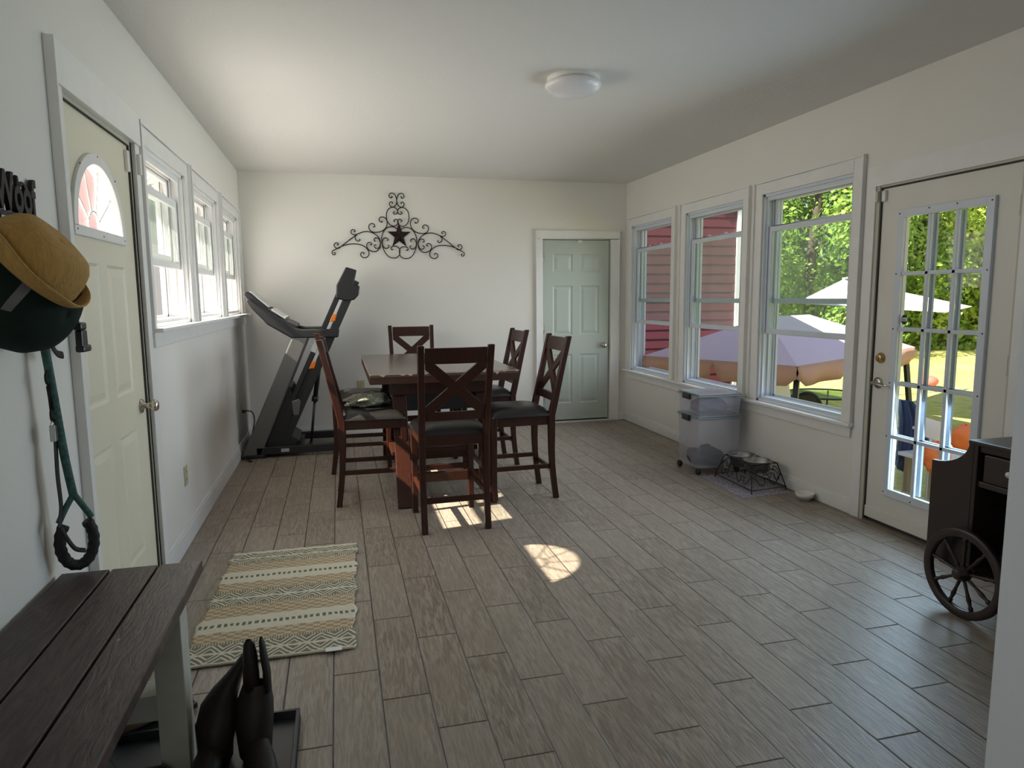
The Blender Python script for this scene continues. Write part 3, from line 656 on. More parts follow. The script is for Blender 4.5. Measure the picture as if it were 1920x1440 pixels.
# ------------------------------------------------------------------ dining chairs
def arc_pts(n, f): return [f(i / n) for i in range(n + 1)]
def make_chair():
    r = empty('dining_chair')
    # rear post centre line y(z): foot kicks back, top leans back
    def yc(z): return -.215 - .035 * max(0, (.34 - z) / .34) ** 1.5 - (max(0, z - .60) * .225)
    for s_ in (-1, 1):
        mb = MB(); zs = [0, .08, .17, .26, .36, .5, .6, .68, .8, .95, 1.06, 1.155]; vs = []; fs = []
        for z in zs:
            x = s_ * (.198 + .012 * max(0, (z - .6) / .55)); w_ = .038; dp = .038 + .012 * math.exp(-((z - .6) / .25) ** 2); y = yc(z)
            for i, j in ((-1, -1), (1, -1), (1, 1), (-1, 1)): vs.append((x + i * w_ / 2, y + j * dp / 2, z))
        for k in range(len(zs) - 1):
            for j in range(4): fs.append((k * 4 + j, k * 4 + (j + 1) % 4, k * 4 + 4 + (j + 1) % 4, k * 4 + 4 + j))
        fs += [(3, 2, 1, 0), tuple(len(vs) - 4 + i for i in range(4))]
        mb.add(vs, fs); mb.build('rear_leg', 'espresso', r, bevel=.005)
    for s_ in (-1, 1):
        mb = MB().beam((s_ * .190, .205, 0), (s_ * .190, .205, .60), .034, .034, up=(0, 1, 0), wd2=.044, th2=.044); mb.build('front_leg', 'espresso', r, bevel=.004)
    mb = MB(); z0, z1 = .535, .60
    mb.box((-.185, .19, z0), (.185, .215, z1)); mb.box((-.185, -.225, z0), (.185, -.2, z1))
    for s_ in (-1, 1): mb.box((s_ * .185, -.2, z0), (s_ * .205, .19, z1))
    mb.build('apron', 'espresso', r, bevel=.003)
    # padded seat
    def sf(u, v):
        a = 2 * u - 1; b = 2 * v - 1
        ex = max(abs(a), abs(b)); h_ = .062 * (1 - max(0, abs(a)) ** 5) ** .6 * (1 - abs(b) ** 5) ** .6
        wx = .215 + .01 * (b + 1) * .5
        return Vector((a * wx, .0 + b * .222 - .0, .604 + h_))
    mb = MB().grid(sf, 18, 18); 
    def sb(u, v):
        a = 2 * u - 1; b = 2 * v - 1; return Vector((a * (.215 + .01 * (b + 1) * .5), b * .222, .598))
    mb.grid(sb, 18, 18)
    rim = []
    for (fn) in (sf, sb):
        rim.append([fn(i / 18, 0) for i in range(18)] + [fn(1, i / 18) for i in range(18)] + [fn(1 - i / 18, 1) for i in range(18)] + [fn(0, 1 - i / 18) for i in range(18)])
    n_ = len(rim[0]); mb.add(rim[0] + rim[1], [(i, (i + 1) % n_, n_ + (i + 1) % n_, n_ + i) for i in range(n_)], True)
    mb.build('seat_cushion', 'black_vinyl', r)
    def plane_pt(x, z, d=0): return Vector((x, yc(z) + d, z))
    def curved_rail(z0, z1, bow, th=.022, name='back_rail'):
        mb = MB(); n_ = 8; vs = []; fs = []
        for i in range(n_ + 1):
            x = -.185 + .37 * i / n_; c_ = -bow * (1 - (2 * i / n_ - 1) ** 2)
            for z, dz in ((z0, 0), (z1, 0)):
                for j in (-1, 1): vs.append((x, yc(z) + c_ + j * th / 2, z))
        for i in range(n_):
            b = i * 4; q = b + 4
            fs += [(b, b + 1, q + 1, q), (b + 2, q + 2, q + 3, b + 3), (b, q, q + 2, b + 2), (b + 1, b + 3, q + 3, q + 1)]
        fs += [(0, 2, 3, 1), (n_ * 4, n_ * 4 + 1, n_ * 4 + 3, n_ * 4 + 2)]
        mb.add(vs, fs, False); return mb.build(name, 'espresso', r, bevel=.003)
    curved_rail(1.045, 1.14, .012, name='top_rail'); curved_rail(.695, .75, .006, name='lower_rail')
    def clip(poly, ax, lim, sgn):
        out = []
        for i in range(len(poly)):
            a, b = poly[i], poly[(i + 1) % len(poly)]; ia, ib = sgn * a[ax] <= sgn * lim, sgn * b[ax] <= sgn * lim
            if ia: out.append(a)
            if ia != ib: t = (lim - a[ax]) / (b[ax] - a[ax]); out.append((a[0] + (b[0] - a[0]) * t, a[1] + (b[1] - a[1]) * t))
        return out
    for k, s_ in enumerate((-1, 1)):
        mb = MB(); p, q = (s_ * .215, .715), (-s_ * .215, 1.08)
        d = Vector((q[0] - p[0], q[1] - p[1])); d.normalize(); nn = Vector((-d.y, d.x)) * .031
        poly = [(p[0] + nn.x, p[1] + nn.y), (p[0] - nn.x, p[1] - nn.y), (q[0] - nn.x, q[1] - nn.y), (q[0] + nn.x, q[1] + nn.y)]
        for ax, lim, sg in ((0, .183, 1), (0, -.183, -1), (1, 1.047, 1), (1, .748, -1)): poly = clip(poly, ax, lim, sg)
        t0 = .011 - .0015 * k; n_ = len(poly)
        vs = [plane_pt(a, b, -t0 - .006) for a, b in poly] + [plane_pt(a, b, t0 - .006) for a, b in poly]
        mb.add(vs, [tuple(range(n_)), tuple(range(n_, 2 * n_))[::-1]] + [(i, n_ + i, n_ + (i + 1) % n_, (i + 1) % n_) for i in range(n_)]); mb.build('cross_brace', 'espresso', r, bevel=.002)
    for s_ in (-1, 1):
        MB().beam((s_ * .192, -.235, .235), (s_ * .192, .2, .235), .02, .032).build('side_stretcher', 'espresso', r, bevel=.003)
    MB().beam((-.18, .205, .30), (.18, .205, .30), .02, .036, up=(0, 0, 1)).build('front_stretcher', 'espresso', r, bevel=.003)
    MB().beam((-.18, -.235, .20), (.18, -.235, .20), .02, .034, up=(0, 0, 1)).build('rear_stretcher', 'espresso', r, bevel=.003)
    return r
chair0 = make_chair()
# (x, y, rotation of the +y-facing chair, label)
CH = [(0.655, 4.315, 0.03, 'cross-back chair nearest the camera, its back turned, at the near table end'),
      (0.215, 4.97, -pi / 2 - .02, 'dark cross-back chair seen edge-on, left of the table, fleece on its seat'),
      (0.175, 5.90, -pi / 2 - .03, 'cross-back chair mostly hidden behind the left chair that holds the fleece'),
      (1.215, 4.78, pi / 2 + .03, 'nearer cross-back chair on the right of the table, its black seat empty'),
      (1.19, 5.80, pi / 2 + .04, 'farther cross-back chair on the right of the table with papers on its seat'),
      (0.715, 6.72, pi, 'dark cross-back chair at the far end of the table, against the back wall')]
for i, (x, y, a, lab) in enumerate(CH):
    o = chair0 if i == 0 else copy_tree(chair0)
    o.location = (x, y, 0); o.rotation_euler = (0, 0, a)
    tag(o, lab, 'chair', 'dining chairs around the table')

# ------------------------------------------------------------------ dining table
TB = empty('dining_table', (.72, 5.6, 0))
tag(TB, 'dark brown counter-height dining table with chipped white edges and slanted plank legs', 'table')
tx0, tx1, ty0, ty1 = .195, 1.245, 4.75, 6.45
MB().box((tx0, ty0, .89), (tx1, ty1, .914)).build('table_top', 'tabletop', TB, bevel=.003)
mb = MB(); mb.box((tx0 + .002, ty0 + .002, .842), (tx1 - .002, ty0 + .03, .89)); mb.box((tx0 + .002, ty1 - .03, .842), (tx1 - .002, ty1 - .002, .89))
mb.box((tx0 + .002, ty0 + .03, .842), (tx0 + .03, ty1 - .03, .89)); mb.box((tx1 - .03, ty0 + .03, .842), (tx1 - .002, ty1 - .03, .89)); mb.build('edge_band', 'tableedge', TB, bevel=.002)
rr = random.Random(3)
def jag_strip(a, b, deep):
    top = []; x = a
    while x < b: d_ = deep * .08 + (deep * rr.random() ** 3 if rr.random() < .5 else 0); top.append((x, .9125 - .0022 - d_)); x += rr.uniform(.006, .03)
    top.append((b, .910)); return [(a, .9128), (b, .9128)] + top[::-1]
MB().prism(jag_strip(tx0, tx1, .026), lambda a, b, c: Vector((a, ty0 - c, b)), -.002, .0012).build('chipped_edge', 'chipped', TB)
MB().prism(jag_strip(ty0, ty1, .018), lambda a, b, c: Vector((tx0 - c, a, b)), -.002, .0012).build('chipped_edge', 'chipped', TB)
for sx in (.40, 1.0):
    for y0, y1_ in ((4.62, 4.93), (6.18, 6.0)):
        mb = MB(); mb.beam((sx, y0 - .0, 0), (sx, y1_, .845), .10, .045, up=(0, 1, 0)); mb.build('leg', 'espresso', TB, bevel=.004)
for y in (4.80, 6.08): MB().beam((.45, y, .16), (.95, y, .16), .028, .07).build('cross_rail', 'espresso', TB, bevel=.004)
for y in (4.86, 6.05): MB().box((.345, y - .02, .755), (1.055, y + .02, .842)).build('bearer', 'espresso', TB, bevel=.003)
MB().box((.42, 4.98, .30), (.98, 5.95, .335)).build('shelf', 'espresso', TB, bevel=.004)
for y in (5.0, 5.905): MB().box((.44, y, .245), (.96, y + .025, .30)).build('shelf_rail', 'espresso', TB, bevel=.003)
for sx in (.40, 1.0): MB().box((sx - .03, 4.78, .20), (sx + .03, 6.1, .245)).build('side_rail', 'espresso', TB, bevel=.003)
MB().box((.40, 4.95, .62), (1.0, 6.0, .755)).build('storage_drawer_box', 'black_plastic', TB, bevel=.004)

# things on the chairs
def lumpy(name, m, c, r, amp, seed, label, cat, flat=.0, sy=1, seg=36, rings=22, zfloor=None):
    rr = random.Random(seed); ph = [(rr.uniform(2, 7), rr.uniform(0, 6), rr.uniform(2, 7), rr.uniform(0, 6)) for _ in range(7)]
    mb = MB()
    def fn(u, v):
        a, b = 2 * pi * u, pi * (v * .996 + .002)
        k = 1 + amp * sum(math.sin(p[0] // 1 * a + p[1]) * math.sin(p[2] * b + p[3]) for p in ph) / 3
        p = Vector((c[0] + r[0] * k * math.sin(b) * math.cos(a), c[1] + r[1] * k * math.sin(b) * math.sin(a), c[2] - r[2] * k * math.cos(b)))
        if zfloor is not None: p.z = max(p.z, zfloor)
        return p
    mb.grid(fn, seg, rings, True, True); o = mb.build(name, m); 
    if label: tag(o, label, cat)
    return o
lumpy('fleece_throw', 'fleece', (.19, 5.0, .705), (.15, .13, .05), .22, 4, 'crumpled grey-green fleece on the left chair seat', 'cloth', zfloor=.668)
mb = MB(); mb.prism([(.02, 5.02), (.17, 4.99), (.16, 5.16), (.04, 5.15)], lambda a, b, c: Vector((a, b, c)), .667, .671); tag(mb.build('paper_sheet', 'stick_wood'), 'pale sheet of paper beside the fleece on the left chair', 'paper')
PB = empty('papers', (1.12, 5.8, .667)); tag(PB, 'thin grey folder of papers lying on the far right chair seat', 'folder')
mb = MB(); mb.prism([(1.0, 5.66), (1.25, 5.68), (1.25, 5.94), (1.0, 5.92)], lambda a, b, c: Vector((a, b, c)), .667, .680); mb.build('cover', 'greytape', PB)
mb = MB(); mb.add([(1.0, 5.66, .680), (1.25, 5.68, .680), (1.25, 5.94, .70), (1.0, 5.92, .70)], [(0, 1, 2, 3)]); mb.build('top_sheet', 'white_plastic', PB, solid=.002)

# ------------------------------------------------------------------ treadmill (folded)
TM = empty('treadmill', (-.45, 6.85, 0)); tag(TM, 'folded treadmill with grey uprights, black deck raised up and orange latch', 'treadmill')
FX = lambda u, v, w_: Vector((u, w_, v))
ya, yb_ = 6.47, 7.17
for y in (ya, yb_ - .06): MB().prism([(-.885, .02), (-.72, .02), (-.256, 1.10), (-.40, 1.10)], FX, y, y + .06).build('upright', 'grey_metal', TM, bevel=.012)
mb = MB()
for y in (ya, yb_ - .06): mb.box((-.76, y, .03), (.0, y + .06, .10))
mb.box((-.74, ya + .06, .03), (-.66, yb_ - .06, .09)); mb.box((-.42, ya + .06, .04), (-.36, yb_ - .06, .09)); mb.box((-.05, ya + .06, .035), (.0, yb_ - .06, .09))
mb.build('base_frame', 'black_plastic', TM, bevel=.006)
for y in (ya - .01, yb_ - .05): MB().box((-.90, y, .0), (-.68, y + .07, .035)).build('foot', 'black_plastic', TM, bevel=.01)
ARM = [(-.78, 1.42), (-.745, 1.36), (-.645, 1.25), (-.61, 1.205), (-.475, 1.12), (-.41, 1.08), (-.36, 1.078), (.0, 1.078), (.012, 1.155), (-.315, 1.157), (-.38, 1.17), (-.5, 1.245), (-.68, 1.385), (-.745, 1.44)]
for y in (ya - .005, yb_ - .055): MB().prism(ARM, FX, y, y + .06).build('handrail', 'black_plastic', TM, bevel=.012)
CN = [(-.80, 1.47), (-.775, 1.425), (-.62, 1.25), (-.50, 1.17), (-.37, 1.15), (-.36, 1.19), (-.50, 1.26), (-.62, 1.36), (-.74, 1.485), (-.78, 1.50)]
cons = MB().prism(CN, FX, ya + .055, yb_ - .055).build('console', 'black_plastic', TM, bevel=.012)
MB().prism([(-.755, 1.492), (-.60, 1.352), (-.595, 1.360), (-.752, 1.503)], FX, ya + .12, yb_ - .12).build('display', 'silver', cons)
MB().prism([(-.58, 1.325), (-.46, 1.245), (-.452, 1.27), (-.47, 1.268), (-.575, 1.345)], FX, ya + .10, yb_ - .10).build('button_panel', 'silver', cons, bevel=.003)
# deck: inclined about 63 degrees
dk = Vector((-.60, 0, .10)); de = Vector((.11, 0, 1.62)); ddv = (de - dk).normalized(); nn = Vector((ddv.z, 0, -ddv.x))
def dp(t, o): q = dk + (de - dk) * t + nn * o; return (q.x, q.z)
MB().prism([dp(.02, -.01), dp(1, -.01), dp(1, .045), dp(.02, .045)], FX, ya + .10, yb_ - .10).build('running_deck', 'black_plastic', TM, bevel=.005)
for y in (ya + .068, yb_ - .112): MB().prism([dp(.0, -.045), dp(1.0, -.045), dp(1.0, .0), dp(.0, .0)], FX, y, y + .045).build('side_rail', 'black_plastic', TM, bevel=.004)
for y in (ya + .066, yb_ - .11):  # added silver strips stand in for the bright see-through slot
    MB().prism([dp(.50, .003), dp(.90, .003), dp(.90, .030), dp(.50, .030)], FX, y, y + .04).build('slot_strip', 'silver', TM)
for y in (ya + .068, yb_ - .112): MB().prism([dp(.0, .035), dp(1.0, .035), dp(1.0, .105), dp(.0, .10)], FX, y, y + .045).build('deck_frame_rail', 'black_plastic', TM, bevel=.004)
MB().prism([dp(.55, -.05), dp(.63, -.05), dp(.63, .0), dp(.55, .0)], FX, ya + .064, ya + .12).build('rail_label', 'silver', TM)
for t0 in (.455, .735):
    MB().prism([dp(t0, -.0), dp(t0 + .045, -.0), dp(t0 + .06, .035), dp(t0 + .015, .045)], FX, ya + .06, ya + .125).build('latch', 'orange', TM, bevel=.008)
MB().prism([(.09, 1.715), (.185, 1.685), (.155, 1.56), (.208, 1.54), (.195, 1.46), (.155, 1.415), (.08, 1.405), (-.01, 1.43), (.0, 1.55)], FX, ya + .05, yb_ - .10).build('rear_roller_cover', 'black_plastic', TM, bevel=.01)
MB().prism([(-.70, .06), (-.45, .05), (-.38, .13), (-.48, .20), (-.44, .34), (-.40, .50), (-.43, .62), (-.50, .66), (-.56, .50), (-.66, .2)], FX, ya + .07, yb_ - .12).build('motor_hood', 'black_plastic', TM, bevel=.015)
MB().prism([(-.43, .37), (-.38, .37), (-.355, .50), (-.375, .52), (-.44, .50)], FX, ya + .065, ya + .13).build('hood_cap', 'grey_metal', TM, bevel=.006)
mb = MB(); yy = 6.62; mb.tube([(-.165, yy, .93), (-.235, yy, .50)], .022, 10); mb.tube([(-.235, yy, .50), (-.285, yy, .10)], .013, 10); mb.tube([(-.231, yy, .53), (-.239, yy, .48)], .03, 10); mb.tube([(-.285, yy, .09), (-.285, yy - .1, .07)], .02, 8)
mb.build('lift_strut', 'black_plastic', TM)
MB().box((-.545, ya - .003, .05), (-.475, ya, .08)).build('rating_label', 'silver', TM)
CP = [(XL + .025, 6.75, .395), (XL + .06, 6.74, .40), (XL + .10, 6.74, .38), (XL + .115, 6.72, .3), (XL + .09, 6.66, .18), (XL + .05, 6.58, .06), (XL + .05, 6.50, .012), (XL + .09, 6.40, .008), (XL + .12, 6.34, .006), (XL + .085, 6.36, .008), (XL + .045, 6.47, .03), (XL + .03, 6.56, .05), (XL + .10, 6.60, .04)]
def smooth_path(P_, n=6):
    P_ = [Vector(p) for p in P_]; out = []
    for i in range(len(P_) - 1):
        a, b, c, d = P_[max(i - 1, 0)], P_[i], P_[i + 1], P_[min(i + 2, len(P_) - 1)]
        for k in range(n):
            t = k / n; out.append(.5 * ((2 * b) + (-a + c) * t + (2 * a - 5 * b + 4 * c - d) * t * t + (-a + 3 * b - 3 * c + d) * t ** 3))
    out.append(P_[-1]); return out
mb = MB().tube(smooth_path(CP), .0055, 8); cd = mb.build('power_cord', 'black_plastic', TM)
MB().box((XL + .008, 6.735, .38), (XL + .04, 6.765, .41)).build('plug', 'black_plastic', cd, bevel=.004)

# ------------------------------------------------------------------ outlets
def outlet(F, u, v, lab, flip=False):
    o = MB(); wbox(o, F, u - .036, u + .036, v - .058, v + .058, 0, .007); p = o.build('wall_outlet', 'beige_plate', bevel=.003); tag(p, lab, 'outlet')
    for dv in (-.026, .018):
        m_ = MB(); wbox(m_, F, u - .016, u + .016, v + dv - .010, v + dv + .018, .007, .009); q = m_.build('socket', 'white_plastic' if flip else 'beige_plate', p, bevel=.002)
        m_ = MB(); wbox(m_, F, u - .008, u - .005, v + dv, v + dv + .012, .009, .0095); wbox(m_, F, u + .005, u + .008, v + dv, v + dv + .012, .009, .0095); m_.build('slot', 'shadow_gap', q)
outlet(FB, .214, .513, 'beige wall outlet on the back wall beside the treadmill'); outlet(FL, 4.30, .405, 'beige wall outlet low on the left wall beyond the entry door')
outlet(FL, 6.76, .415, 'wall outlet on the left wall with the black treadmill cord plugged in', True)

# ------------------------------------------------------------------ wrought iron wall art with star
ART = empty('wall_art', (.64, YB, 2.1)); tag(ART, 'black wrought-iron scroll wall decoration with a metal star', 'wall art')
SC_ = 1.339 / 1548.0                    # metres per zoomed pixel of the drawing
def A(px, py): return Vector((.638 + (px - 930) * SC_ * .995, YB - .02, 2.503 - (py - 147) * SC_))
def spiral(cx, cy, r0, a0, a1, r1=None):
    n = 14; r1 = r0 * .35 if r1 is None else r1
    return [(cx + (r0 + (r1 - r0) * k / n) * math.cos(math.radians(a0 + (a1 - a0) * k / n)), cy + (r0 + (r1 - r0) * k / n) * math.sin(math.radians(a0 + (a1 - a0) * k / n))) for k in range(n + 1)]
def curlpath(P_, rod=.0048):
    pts = smooth_path([A(*p) for p in P_], 5); return MB().tube(pts, rod, 6, refup=(0, 1, 0))
half = []   # drawn on the left half (image px of the enlarged drawing), mirrored about x=948 (top 930)
half.append([(862, 190), (880, 188), (876, 168), (855, 165), (843, 182), (850, 205), (868, 200)][:1] + [(866, 198), (878, 186), (866, 172), (848, 176), (842, 190)] [:0])
half = [
    [(866, 180), (878, 192), (866, 203), (848, 196), (841, 176), (852, 155), (876, 147), (905, 158), (922, 188), (930, 235), (922, 275), (900, 300), (876, 308), (852, 295), (842, 272), (852, 252), (872, 250), (880, 262), (870, 268)],
    [(905, 365), (888, 368), (886, 382), (902, 393), (925, 385), (937, 362), (930, 335), (905, 315), (876, 310), (840, 325), (812, 360), (803, 410), (808, 465), (830, 505), (862, 528), (892, 532), (922, 518), (940, 490), (935, 462), (912, 452), (892, 462), (890, 475), (905, 480)],
    [(745, 470), (752, 485), (738, 487), (722, 478), (714, 458), (725, 436), (752, 427), (785, 438), (806, 468), (808, 510), (790, 555), (750, 590), (700, 606), (650, 608), (612, 592), (592, 560), (594, 528), (615, 509), (642, 508), (660, 525), (658, 545), (640, 545)],
    [(408, 603), (422, 606), (428, 594), (412, 581), (392, 585), (380, 605), (390, 630), (415, 640), (445, 634), (520, 606), (580, 602), (635, 615), (685, 648), (716, 695), (722, 750), (705, 800), (665, 832), (625, 833), (585, 815), (562, 785), (560, 752), (578, 730), (602, 728), (620, 745), (612, 757), (598, 752)],
    [(470, 690), (482, 695), (478, 708), (460, 714), (438, 702), (427, 678), (432, 655), (448, 636), (350, 708), (245, 790), (225, 800), (200, 795), (182, 775), (184, 750), (205, 736), (226, 742), (228, 758), (212, 760)],
    [(172, 852), (184, 850), (190, 864), (178, 876), (160, 870), (152, 850), (160, 830), (195, 812), (260, 778), (340, 754), (430, 747), (500, 760), (555, 795), (580, 835), (582, 865), (565, 895), (535, 908), (505, 902), (485, 880), (488, 855), (508, 843), (524, 852), (518, 866)][::1],
    [(665, 712), (652, 708), (648, 692), (662, 675), (685, 675), (708, 692), (720, 735), (708, 780), (685, 797), (660, 792), (648, 772), (656, 756), (672, 756)],
    [(800, 705), (812, 700), (810, 684), (790, 672), (766, 678), (750, 700), (744, 735), (752, 768), (772, 792), (798, 795), (820, 780), (820, 762), (804, 758)],
    [(870, 815), (862, 806), (852, 812), (845, 795), (855, 778), (885, 768), (920, 775), (946, 800), (952, 840), (938, 880), (905, 905), (870, 910), (825, 898), (785, 860), (755, 800), (738, 730), (740, 660), (762, 600), (800, 556), (850, 540), (900, 548), (935, 575)],
]
for k, P_ in enumerate(half):
    cxm = 930 if k < 1 else (937 if k == 1 else 948)
    curlpath(P_).build('scroll', 'iron', ART)
    curlpath([(2 * cxm - a, b + (0 if k < 2 else 6)) for a, b in P_]).build('scroll', 'iron', ART)
mb = MB(); cx, cy = 948, 640; outr = 158; vs = []; fs = []
for k in range(10):
    r_ = outr if k % 2 == 0 else 62; a = -pi / 2 + k * pi / 5; q = A(cx + r_ * math.cos(a) * .93, cy + 5 + r_ * math.sin(a)); vs.append(q + Vector((0, 0, 0)))
c_ = A(cx, cy + 5); vs.append(c_ + Vector((0, -.045, 0))); vs.append(c_ + Vector((0, .012, 0)))
for k in range(10): fs.append((k, (k + 1) % 10, 10)); fs.append(((k + 1) % 10, k, 11))
mb.add(vs, fs); mb.build('star', 'star', ART)

# ------------------------------------------------------------------ ceiling light
CLt = empty('ceiling_light', (1.37, 3.95, H)); tag(CLt, 'flush round white ceiling light with a shallow frosted dome', 'ceiling light')
MB().lathe([(.150, 0), (.152, -.028), (.146, -.03), (.001, -.03)], (1.37, 3.95, H), 48, caps=False).build('base_ring', 'white_plastic', CLt)
MB().lathe([(.158, -.030), (.165, -.042), (.160, -.056), (.140, -.075), (.10, -.092), (.05, -.101), (.001, -.103)], (1.37, 3.95, H), 48, caps=False).build('dome', 'lamp_dome', CLt)

# ------------------------------------------------------------------ storage bins
def bin_(loc, w_, d_, h_, lab, tall):
    r = empty('storage_bin', loc); tag(r, lab, 'storage bin'); x, y, z = loc
    wb_ = MB(); t = .003; z0 = z + (.05 if tall else 0)
    def ring(s_, zz): return [Vector((x + i * w_ / 2 * s_, y + j * d_ / 2 * s_, zz)) for i, j in ((-1, -1), (1, -1), (1, 1), (-1, 1))]
    rs = [ring(.88, z0), ring(.93, z0 + h_ - .02)]
    ri = [ring(.924, z0 + h_ - .02), ring(.874, z0 + t)]
    rr_ = rs + ri; vs = [p for q in rr_ for p in q]; fs = [(3, 2, 1, 0), (12, 13, 14, 15)]
    for k in range(3):
        for j in range(4): fs.append((k * 4 + j, k * 4 + (j + 1) % 4, k * 4 + 4 + (j + 1) % 4, k * 4 + 4 + j))
    wb_.add(vs, fs); wb_.build('tub', 'bin', r, bevel=.012)
    zl = z0 + h_ - .02
    lid = MB(); lid.box((x - w_ / 2, y - d_ / 2, zl), (x + w_ / 2, y + d_ / 2, zl + .012)); lid.box((x - w_ / 2 + .008, y - d_ / 2 + .008, zl + .012), (x + w_ / 2 - .008, y + d_ / 2 - .008, zl + .026))
    lid.build('lid', 'bin_lid', r, bevel=.007)
    for s_ in (-1, 1):
        MB().box((x + s_ * (w_ / 2 - .004), y - .06 , zl - .028), (x + s_ * (w_ / 2 + .018), y + .06, zl + .024)).build('latch', 'black_plastic', r, bevel=.008)
    if tall:
        for i in (-1, 1):
            for j in (-1, 1):
                px_, py_ = x + i * (w_ / 2 * .86), y + j * (d_ / 2 * .86)
                m_ = MB().lathe([(.024, -.012), (.024, .012)], (px_, py_, .0245), 18, Matrix.Rotation(pi / 2, 3, 'Y')); m_.box((px_ - .006, py_ - .012, .03), (px_ + .006, py_ + .012, .052)); m_.build('caster', 'black_plastic', r)
    return r
bx_, by_ = 2.93, 5.03
bin_((bx_, by_, 0), .40, .36, .42, 'tall cloudy storage bin on casters with dark cloth inside, under the windows', True)
bin_((bx_, by_, .476), .40, .36, .17, 'low cloudy storage bin stacked on the tall one, with mauve cloth inside', False)
lumpy('folded_clothes', 'mauve', (bx_, by_, .535), (.150, .135, .062), .20, 5, 'mauve clothes piled inside the upper storage bin', 'clothes', zfloor=.481)
lumpy('dark_blanket', 'darkcloth', (bx_ - .02, by_, .10), (.145, .13, .085), .28, 9, 'charcoal cloth bundle inside the tall storage bin', 'cloth', zfloor=.056)

# ------------------------------------------------------------------ pet bowls
tag(MB().prism([(2.735, 4.20), (3.14, 4.22), (3.18, 5.00 - .16), (2.75, 4.82)], lambda a, b, c: Vector((a, b, c)), .0005, .004).build('feeding_mat', 'placemat'), 'speckled pink-grey mat under the raised pet bowls', 'mat')
RK = empty('bowl_stand', (3.0, 4.55, 0)); tag(RK, 'black wire stand with bone shapes holding two pet bowls', 'bowl stand')
b0 = [(2.84, 4.26), (3.15, 4.30), (3.13, 4.80), (2.85, 4.77)]; t0 = [(2.88, 4.33), (3.11, 4.36), (3.10, 4.74), (2.89, 4.71)]
zt, zb = .195, .03; wr = .004
mb = MB(); B_ = [Vector((a, b, zb)) for a, b in b0]; T_ = [Vector((a, b, zt)) for a, b in t0]
mb.tube(B_, wr, 6, True); mb.tube(T_, wr, 6, True)
for i in range(4):
    mb.tube([Vector((b0[i][0], b0[i][1], .005)) + (B_[i] - T_[i]) * .15 * Vector((1, 1, 0)).length * 0, B_[i], T_[i]], wr, 6)
mb.build('frame', 'iron', RK)
for i, nb in ((0, 1), (1, 2), (2, 1), (3, 2)):
    p, q = (B_[i] + T_[i]) / 2, (B_[(i + 1) % 4] + T_[(i + 1) % 4]) / 2; up_ = ((T_[i] - B_[i]) + (T_[(i + 1) % 4] - B_[(i + 1) % 4])).normalized()
    mb = MB(); e = (q - p)
    for k in range(nb):
        c0_ = p + e * ((k + .0) / nb); ee = e / nb
        sh = [(0, .0), (.12, -.12), (.2, -.55), (.32, -.75), (.42, -.5), (.40, -.18), (.6, -.18), (.58, -.5), (.68, -.75), (.8, -.55), (.88, -.12), (1, 0), (.88, .12), (.8, .5), (.68, .62), (.58, .45), (.6, .16), (.4, .16), (.42, .45), (.32, .62), (.2, .5), (.12, .12)]
        mb.tube([c0_ + ee * a + up_ * (b * .085) for a, b in sh], .003, 6, True)
    mb.build('bone_wire', 'iron', RK)
for k, (c_, lab) in enumerate((((2.995, 4.64), 'stainless steel pet bowl in the wire stand, the one nearer the storage bins'), ((3.0, 4.445), 'stainless steel pet bowl in the wire stand, the one nearer the glass door'))):
    o = MB().lathe([(.001, .118), (.070, .118), (.080, .13), (.092, .205), (.107, .208), (.107, .205), (.096, .200), (.082, .128), (.001, .122)][::-1], (c_[0], c_[1], 0), 36, caps=False).build('pet_bowl', 'steel'); tag(o, lab, 'bowl', 'steel pet bowls')
o = MB().lathe([(.035, .0), (.05, .02), (.062, .05), (.066, .05), (.054, .018), (.001, .012)], (3.13, 4.06, .0005), 32).build('small_bowl', 'white_plastic'); tag(o, 'small cream bowl on the floor beside the wire stand', 'bowl')

# ------------------------------------------------------------------ rug
rx, ry = -.30, 2.752
RG = MB(); rr = random.Random(5)
jag = [rr.uniform(-.008, .008) for _ in range(60)]
def rf(u, v):
    w_ = .335 + (.006 * math.sin(v * 29) + .004 * math.sin(v * 71))
    return Vector((rx - .0 + (2 * u - 1) * w_ + .04 * (v - .5), ry + v * 1.24 + .02 * (1-2 * u) * 0, .012 + .0015 * math.sin(u * 50) * math.sin(v * 90)))
RG.grid(rf, 60, 120)
ro = RG.build('woven_rug', 'rug', solid=.008, off=-1)
ro.data.transform(Matrix.Translation((0, -ry, 0))); ro.location = (0, ry, 0)
tag(ro, 'cream and tan woven rug with lattice bands in front of the entry door', 'rug')
tg = MB().box((-.10, 2.735, .0125), (-.035, 2.768, .0145)).build('care_tag', 'stick_wood', ro)

# ------------------------------------------------------------------ bench
BN = empty('bench', (-.68, 1.7, 0)); tag(BN, 'long dark-stained plank bench with chalky white legs along the left wall', 'bench')
zt = .565; yE = 2.40
for x0, x1 in ((-.888, -.748), (-.742, -.606), (-.600, -.470)): MB().box((x0, .75, zt - .036), (x1, yE, zt)).build('seat_plank', 'bench', BN, bevel=.004)
for y in (2.11, .95):
    MB().box((-.565, y, 0), (-.485, y + .09, zt - .036)).build('leg', 'bench_leg', BN, bevel=.003)
    MB().box((-.885, y, 0), (-.81, y + .09, zt - .036)).build('leg', 'bench_leg', BN, bevel=.003)
    MB().box((-.81, y + .03, .17), (-.565, y + .13, .25)).build('cross_rail', 'bench_leg', BN, bevel=.003)
MB().box((-.70, 1.04, .40), (-.66, 2.11, .50)).build('stretcher', 'bench_leg', BN, bevel=.003)

